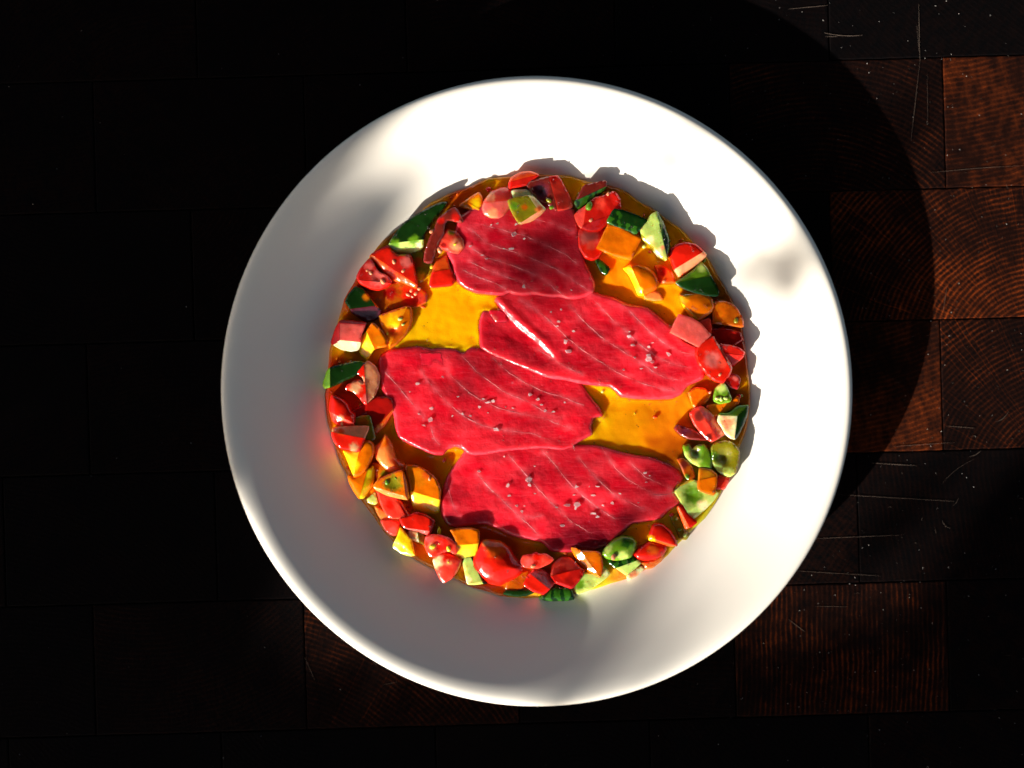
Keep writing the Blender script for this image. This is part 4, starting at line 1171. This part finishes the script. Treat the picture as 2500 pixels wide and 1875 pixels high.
CU('dark green bar crossing the orange square at the upper right', 'C', [(470, 565), (550, 420), (640, 430), (780, 480), (920, 540), (860, 610), (790, 695), (700, 660), (560, 610)], top=108, main='G', facets=[(500, 500, 880, 640, .25, 'S')], spots=[(600, 480, 50, 'S')], er=4, base=70)
T('smooth orange square at the upper right', 'C', [(365, 850), (450, 670), (490, 595), (600, 600), (720, 670), (850, 745), (790, 850), (730, 980), (600, 950), (470, 900)], top=98, main='O', facets=[(420, 900, 760, 950, .3, 'O')], er=4, rnd=0)
GT('tall pale green wedge with a white core, upper right', 'C', [(850, 650), (910, 570), (970, 480), (1040, 450), (1110, 600), (1165, 750), (1165, 850), (1140, 990), (1060, 950), (960, 820), (870, 760)],
   top=104, main='p', facets=[(1030, 470, 1130, 900, .7, 'S'), (880, 720, 1100, 960, .5, 'V')], spots=[(960, 760, 50, 'C'), (1050, 900, 50, 'C'), (1020, 600, 80, 'p'), (1100, 850, 30, 'K')], er=5)
T('red wedge with a cream stripe, at the upper right wall', 'C', [(1170, 880), (1270, 815), (1360, 795), (1470, 820), (1540, 880), (1590, 940), (1500, 1020), (1380, 1120), (1285, 1180), (1220, 1060)],
  top=92, main='R', facets=[(1250, 1080, 1530, 910, .6, 'K')], er=6, dome=6)
CU('dark green wedge with a light cut face, below the cream striped wedge', 'C', [(1245, 1240), (1340, 1180), (1450, 1100), (1530, 1015), (1590, 1080), (1650, 1200), (1720, 1330), (1710, 1390), (1600, 1385), (1450, 1350), (1320, 1300)],
   top=92, main='G', facets=[(1250, 1250, 1620, 1170, .45, 'g')], spots=[(1530, 1080, 50, 'p')], er=4)
T('orange half with a bright yellow cut rim, in the upper right sauce', 'C', [(650, 1090), (720, 1050), (820, 1040), (930, 1080), (1010, 1150), (1045, 1250), (1020, 1310), (880, 1385), (820, 1380), (780, 1280), (720, 1160)],
  top=76, main='O', facets=[(740, 1060, 880, 1380, .7, 'Y')], dome=10, er=7, spots=[(830, 1330, 40, 'y')])
T('small soft orange scrap below the orange half', 'C', [(880, 1385), (1000, 1330), (1070, 1360), (1100, 1440), (1000, 1450), (900, 1430)], top=42, main='W', er=7)
T('submerged dark orange lump right of the orange half', 'C', [(1000, 1050), (1090, 1040), (1200, 1120), (1240, 1250), (1060, 1250), (1040, 1150)], top=46, main='X', spots=[(1100, 1120, 60, 'd')], seeds=[(1110, 1232, 26, 'K')], er=9)
T('orange wedge with yellow underside, above the pink red square', 'D', [(740, 160), (850, 150), (960, 140), (1060, 200), (1090, 280), (1060, 340), (930, 435), (860, 390), (790, 290)],
  top=84, main='O', facets=[(770, 250, 960, 430, .5, 'Y')], dome=8, er=7, spots=[(800, 200, 50, 'o')])
CU('small green sliver floating in the upper right sauce', 'C', [(335, 990), (390, 985), (500, 1080), (460, 1160), (400, 1120)], top=48, main='S', er=4, step=3.5)
# -- top
T('orange yellow triangle at the top left', 'B', [(110, 680), (250, 570), (380, 490), (430, 560), (430, 650), (380, 760), (240, 720)], top=62, main='A', facets=[(200, 620, 420, 740, .3, 'O')], spots=[(340, 640, 70, 'Y')], er=6)
T('pale pink chunk at the top, resting against the deep red slice', 'B', [(430, 700), (460, 600), (550, 490), (700, 430), (820, 450), (840, 570), (790, 700), (720, 800), (650, 840), (530, 830), (450, 780)],
  top=88, main='P', facets=[(440, 640, 820, 600, .45, 'r')], spots=[(540, 560, 70, 'K'), (560, 780, 80, 'K'), (740, 480, 80, 'r')], er=7, dome=6)
T('curved red strip, highest of the pieces at the top', 'B', [(790, 440), (790, 360), (820, 290), (950, 220), (1080, 210), (1200, 260), (1100, 340), (1030, 400), (880, 430)], top=82, main='d', facets=[(800, 350, 1080, 280, .6, 'X')], er=6)
T('cream piece behind the striped green cube', 'B', [(825, 465), (1040, 455), (1120, 545), (1050, 600), (900, 600), (845, 570)], top=78, main='C', er=4)
GT('olive green cube with orange edge, on the deep red slice', 'B', [(775, 605), (900, 560), (1050, 540), (1120, 560), (1200, 640), (1280, 720), (1220, 790), (1100, 880), (930, 920), (870, 830), (810, 720)],
   top=104, main='V', facets=[(960, 900, 1270, 700, 1.1, 'K'), (1050, 540, 1200, 760, .5, 'C')], spots=[(860, 680, 60, 'g'), (940, 820, 60, 'V'), (1190, 720, 50, 'W'), (1000, 700, 50, 'a')], er=4, base=58)
T('dark maroon tomato quarter with purple gel, at the top', 'B', [(1030, 400), (1090, 340), (1220, 310), (1310, 290), (1440, 270), (1500, 350), (1580, 500), (1650, 680), (1560, 720), (1430, 740), (1290, 640), (1200, 620), (1100, 490)],
  top=84, main='M', facets=[(1330, 290, 1440, 720, .45, 'r')], spots=[(1220, 470, 130, 'U'), (1500, 480, 80, 'r'), (1400, 320, 60, 'd')], seeds=[(1335, 610, 44, 'V'), (1360, 700, 40, 'g')], er=6, hollow=[(1220, 480, 110, 8)])

build_sauce()

# ------------------------------------------------------------------ pulp and loose seeds between the pieces
V, F, C = [], [], []
rp_ = random.Random(4)
for _ in range(210):
    a = rp_.uniform(0, 6.28); rr = rp_.uniform(415, 508) if rp_.random() < .85 else rp_.uniform(0, 400)
    X, Y = 1314 + rr * math.cos(a), 942 + rr * math.sin(a)
    rx = rp_.uniform(2.2, 7.5); kind = rp_.choice('rrXoWRYAgp' if a < 1.6 or a > 4.9 else 'rrXoWRYAX')
    v, f_ = ellipsoid(*W(X, Y, SAUCE_Z + 2.0 + rx * .15), rx, rx * rp_.uniform(.4, .9), rx * .5, rp_.uniform(0, 3), 8, 6)
    jit = [rp_.uniform(.8, 1.2) for _ in v]
    k0 = len(V); V += v; F += [tuple(i + k0 for i in g) for g in f_]; C += [np.clip(LINPAL[kind] * rp_.uniform(.8, 1.1), 0, .95)] * len(v)
tag(link('tomato_pulp', mesh('pulp', V, F, True, C), M_FLESH), 'small soft bits of tomato pulp lying in the dressing between the pieces', 'tomato pulp', kind='stuff')

# ------------------------------------------------------------------ beads of juice, most added for their sun glints
M_JUICE = bpy.data.materials.new('clear_juice')
nt, p = nodes_of(M_JUICE)
p.inputs['Base Color'].default_value = (1, .9, .85, 1)
setin(p, Roughness=.03, IOR=1.36)
p.inputs['Transmission Weight'].default_value = .95
bpy.context.view_layer.update()
dg = bpy.context.evaluated_depsgraph_get()
V, F = [], []
rd = random.Random(21)
n_try = 0
while n_try < 620:
    n_try += 1
    if n_try > 580:
        a = rd.uniform(0, 6.28); rr = rd.uniform(518, 560); X, Y = 1314 + rr * math.cos(a), 942 + rr * math.sin(a)
    elif rd.random() < .5:
        a = rd.uniform(0, 6.28); rr = rd.uniform(410, 512); X, Y = 1314 + rr * math.cos(a), 942 + rr * math.sin(a)
    else:
        P, f = rd.choice(FISH); q = rd.choice(P); X, Y = q[0] + rd.gauss(0, 9), q[1] + rd.gauss(0, 9)
        if math.hypot(X - 1314, Y - 942) > 505: continue
    x, y, _ = W(X, Y, 50)
    hit, loc, nrm, _, ob, _ = SC.ray_cast(dg, Vector((x, y, .05)), Vector((0, 0, -1)))
    if not hit or nrm.z < .3 or ob.name.startswith('salt'): continue
    for _ in range(rd.choice((1, 1, 2, 4))):
        rx = rd.uniform(.9, 2.1)
        v, f_ = ellipsoid(loc.x + rd.gauss(0, 2.2) * S, loc.y + rd.gauss(0, 2.2) * S, loc.z + .2 * S, rx, rx * rd.uniform(.5, 1), rx * .7, rd.uniform(0, 3), 7, 5)
        k0 = len(V); V += v; F += [tuple(i + k0 for i in g) for g in f_]
tag(link('juice_glint_beads', mesh('juice', V, F), M_JUICE), 'tiny clear juice beads added for glints on the tuna edges and tomato pieces', 'juice', kind='stuff')

# ------------------------------------------------------------------ the shrub by the table whose leaves dapple the light
M_LEAF = flat_mat('leaf_green', (46, 78, 26), .55, .3)
M_BARK = flat_mat('bark', (60, 46, 34), .85, .2)
LIT = [(1750, -700), (1380, -120), (1215, 0), (1145, 110), (1035, 255), (1085, 400), (1020, 490), (960, 580), (945, 720), (880, 850), (800, 1100), (700, 1380), (690, 1520), (790, 1570), (1300, 1590),
       (1760, 1530), (2220, 1520), (2340, 1300), (2560, 1000), (2900, 900), (3300, 200), (3000, -900)]
def to_table(px, py):
    return Vector(((px - CX) * S, -(py - CY) * S, 0))
sd = SUN_DIR
ax = Vector((sd.y, -sd.x, 0)).normalized()       # across the light
up = ax.cross(sd).normalized()
if up.z < 0: up = -up
def leaf(c, size, V, F, r):
    """one pointed leaf, folded along its rib"""
    n = Vector((r.gauss(0, .45), r.gauss(0, .45), r.gauss(0, .45))) - sd
    n.normalize()
    u = n.orthogonal().normalized(); v = n.cross(u)
    a = r.uniform(0, 6.28); u2 = u * math.cos(a) + v * math.sin(a); v2 = n.cross(u2)
    k = len(V)
    for (s_, t_, h) in ((-1, 0, 0), (-.35, .48, .1), (.35, .42, .1), (1, 0, -.1), (.35, -.42, .1), (-.35, -.48, .1), (-.35, 0, 0), (.35, 0, 0)):
        V.append(tuple(c + (u2 * s_ + v2 * t_ + n * h) * size))
    F += [(k, k + 6, k + 1), (k, k + 5, k + 6), (k + 1, k + 6, k + 7, k + 2), (k + 6, k + 5, k + 4, k + 7), (k + 2, k + 7, k + 3), (k + 7, k + 4, k + 3)]
V, F = [], []
r = random.Random(11)
LA = np.array(LIT)
cnt = 0
hang = []
NL = 60000
g2 = np.random.default_rng(3)
lp = g2.uniform((-900, -900), (3300, 3400), (NL, 2))
lsz = np.where(g2.random(NL) < .3, g2.uniform(.010, .015, NL), g2.uniform(.004, .007, NL))
bad = inside(LIT, lp)
for q in range(8):
    a = q * .785
    o = ax * math.cos(a) + up * math.sin(a)
    o = o - sd * (o.z / sd.z)
    bad |= inside(LIT, lp + lsz[:, None] * .45 / S * np.array((o.x, -o.y)))
for (px, py), size in zip(lp[~bad], lsz[~bad]):
    c = to_table(px, py) - sd * r.uniform(1.5, 2.5)
    leaf(c, float(size), V, F, r)
    if cnt % 7 == 0: hang.append(c)
    cnt += 1
    if cnt > 16000: break
# single leaves in the lit gap: (x, y) on the table plane, size mm, distance m
for (px, py, sz, t) in [(1440, 480, 17, 2.2), (1400, 530, 15, 2.0), (1490, 540, 13, 2.1), (1380, 560, 13, 2.0), (1470, 600, 11, 2.1), (1340, 420, 12, 2.3), (1238, 817, 9, 2.2), (1690, 1097, 13, 2.3), (1600, 960, 9, 2.2), (1762, 240, 9, 2.5),
                        (2056, 454, 14, 2.5), (2110, 395, 12, 2.5), (1995, 520, 12, 2.4), (2080, 520, 11, 2.3), (1905, 550, 12, 2.5), (1955, 515, 13, 2.5), (2150, 350, 13, 2.6), (2100, 500, 10, 2.5), (2150, 440, 8, 2.4), (2040, 560, 8, 2.4), (1800, 190, 13, 2.5), (1740, 265, 13, 2.5), (2120, 1330, 10, 2.2), (2230, 1240, 15, 2.3), (1060, 350, 13, 2.2), (2420, 1250, 16, 2.2), (1760, 1160, 9, 2.3), (1160, 500, 8, 2.3), (1330, 130, 8, 2.4), (1640, 1400, 13, 2.5), (1740, 1440, 10, 2.5), (1560, 1440, 12, 2.4)]:
    leaf(to_table(px, py) - sd * t, sz * .001, V, F, r)
# leaf-like sheet added closer in, its straight edge shaped to shade the upper left wall
k = len(V)
for (px, py, t) in [(1400, -140, .63), (1205, -10, .61), (1110, 105, .60), (1000, 240, .58), (985, 330, .75), (900, 420, .9), (760, 300, .75), (800, 60, .64), (900, -160, .67), (1080, -230, .66), (1020, 20, .615)]:
    V.append(tuple(to_table(px, py) - sd * t))
F += [(k + i, k + (i + 1) % 10, k + 10) for i in range(10)]
shrub = empty('leafy_shrub', (-1.0, -1.18, -.74))
iv = shrub.location
V = [(v[0] - iv.x, v[1] - iv.y, v[2] - iv.z) for v in V]
lv = link('leaf', mesh('leaf', V, F, False), M_LEAF, shrub); lv['kind'] = 'stuff'
def limb(a, b, r0, r1, nseg=6, wob=.02):
    V, F = [], []
    a, b = Vector(a), Vector(b)
    d = (b - a); u = d.orthogonal().normalized(); v = d.normalized().cross(u)
    for i in range(nseg + 1):
        t = i / nseg; c = a + d * t + u * math.sin(t * 3.1) * wob
        rr = r0 + (r1 - r0) * t
        for q in range(7):
            an = 6.283 * q / 7; V.append(tuple(c + (u * math.cos(an) + v * math.sin(an)) * rr))
        if i:
            for q in range(7):
                k = (q + 1) % 7; F.append(((i - 1) * 7 + q, (i - 1) * 7 + k, i * 7 + k, i * 7 + q))
    return V, F
far = [c for c in hang if (c - iv).length > .3]
v_, f_ = limb((0, 0, 0), (.02, .03, .9), .02, .011)
link('trunk', mesh('trunk', v_, f_), M_BARK, shrub)
for q in range(16):
    c = r.choice(far) - iv
    z = r.uniform(.35, .85)
    v_, f_ = limb((.01, .015, z), tuple(c), .006, .0015, 6, .03)
    link('branch', mesh('branch', v_, f_), M_BARK, shrub)
tag(shrub, 'leafy shrub beside the table, out of frame, dappling the sunlight on the plate', 'shrub')
# ground far below the table
M_GROUND = flat_mat('paving', (60, 56, 50), .9, .2)
g = mesh('ground', [(-30, -30, 0), (30, -30, 0), (30, 30, 0), (-30, 30, 0)], [(0, 1, 2, 3)], False)
go = link('ground', g, M_GROUND); go.location.z = -.745
tag(go, kind='structure')

# unseen roof added high over the table: it keeps the sky overhead off the board
M_ROOF = flat_mat('stained_boards', (74, 52, 36), .8, .2)
roof = empty('sky_blocking_roof', (.9, .75, 1.6))
tag(roof, 'dark boarded roof added unseen above the table to block the overhead sky', 'roof')
def boxm(x0, x1, y0, y1, z0, z1):
    return [(x0, y0, z0), (x1, y0, z0), (x1, y1, z0), (x0, y1, z0), (x0, y0, z1), (x1, y0, z1), (x1, y1, z1), (x0, y1, z1)], [(0, 3, 2, 1), (4, 5, 6, 7), (0, 1, 5, 4), (1, 2, 6, 5), (2, 3, 7, 6), (3, 0, 4, 7)]
for i in range(24):
    v, f = boxm(-2.1 + i * .175, -2.1 + i * .175 + .17, -1.75, 1.75, 0, .03)
    link('board', mesh('board', v, f, False), M_ROOF, roof)
for i in range(5):
    v, f = boxm(-2.1, 2.1, -1.7 + i * .82, -1.62 + i * .82, -.142, -.002)
    link('rafter', mesh('rafter', v, f, False), M_ROOF, roof)
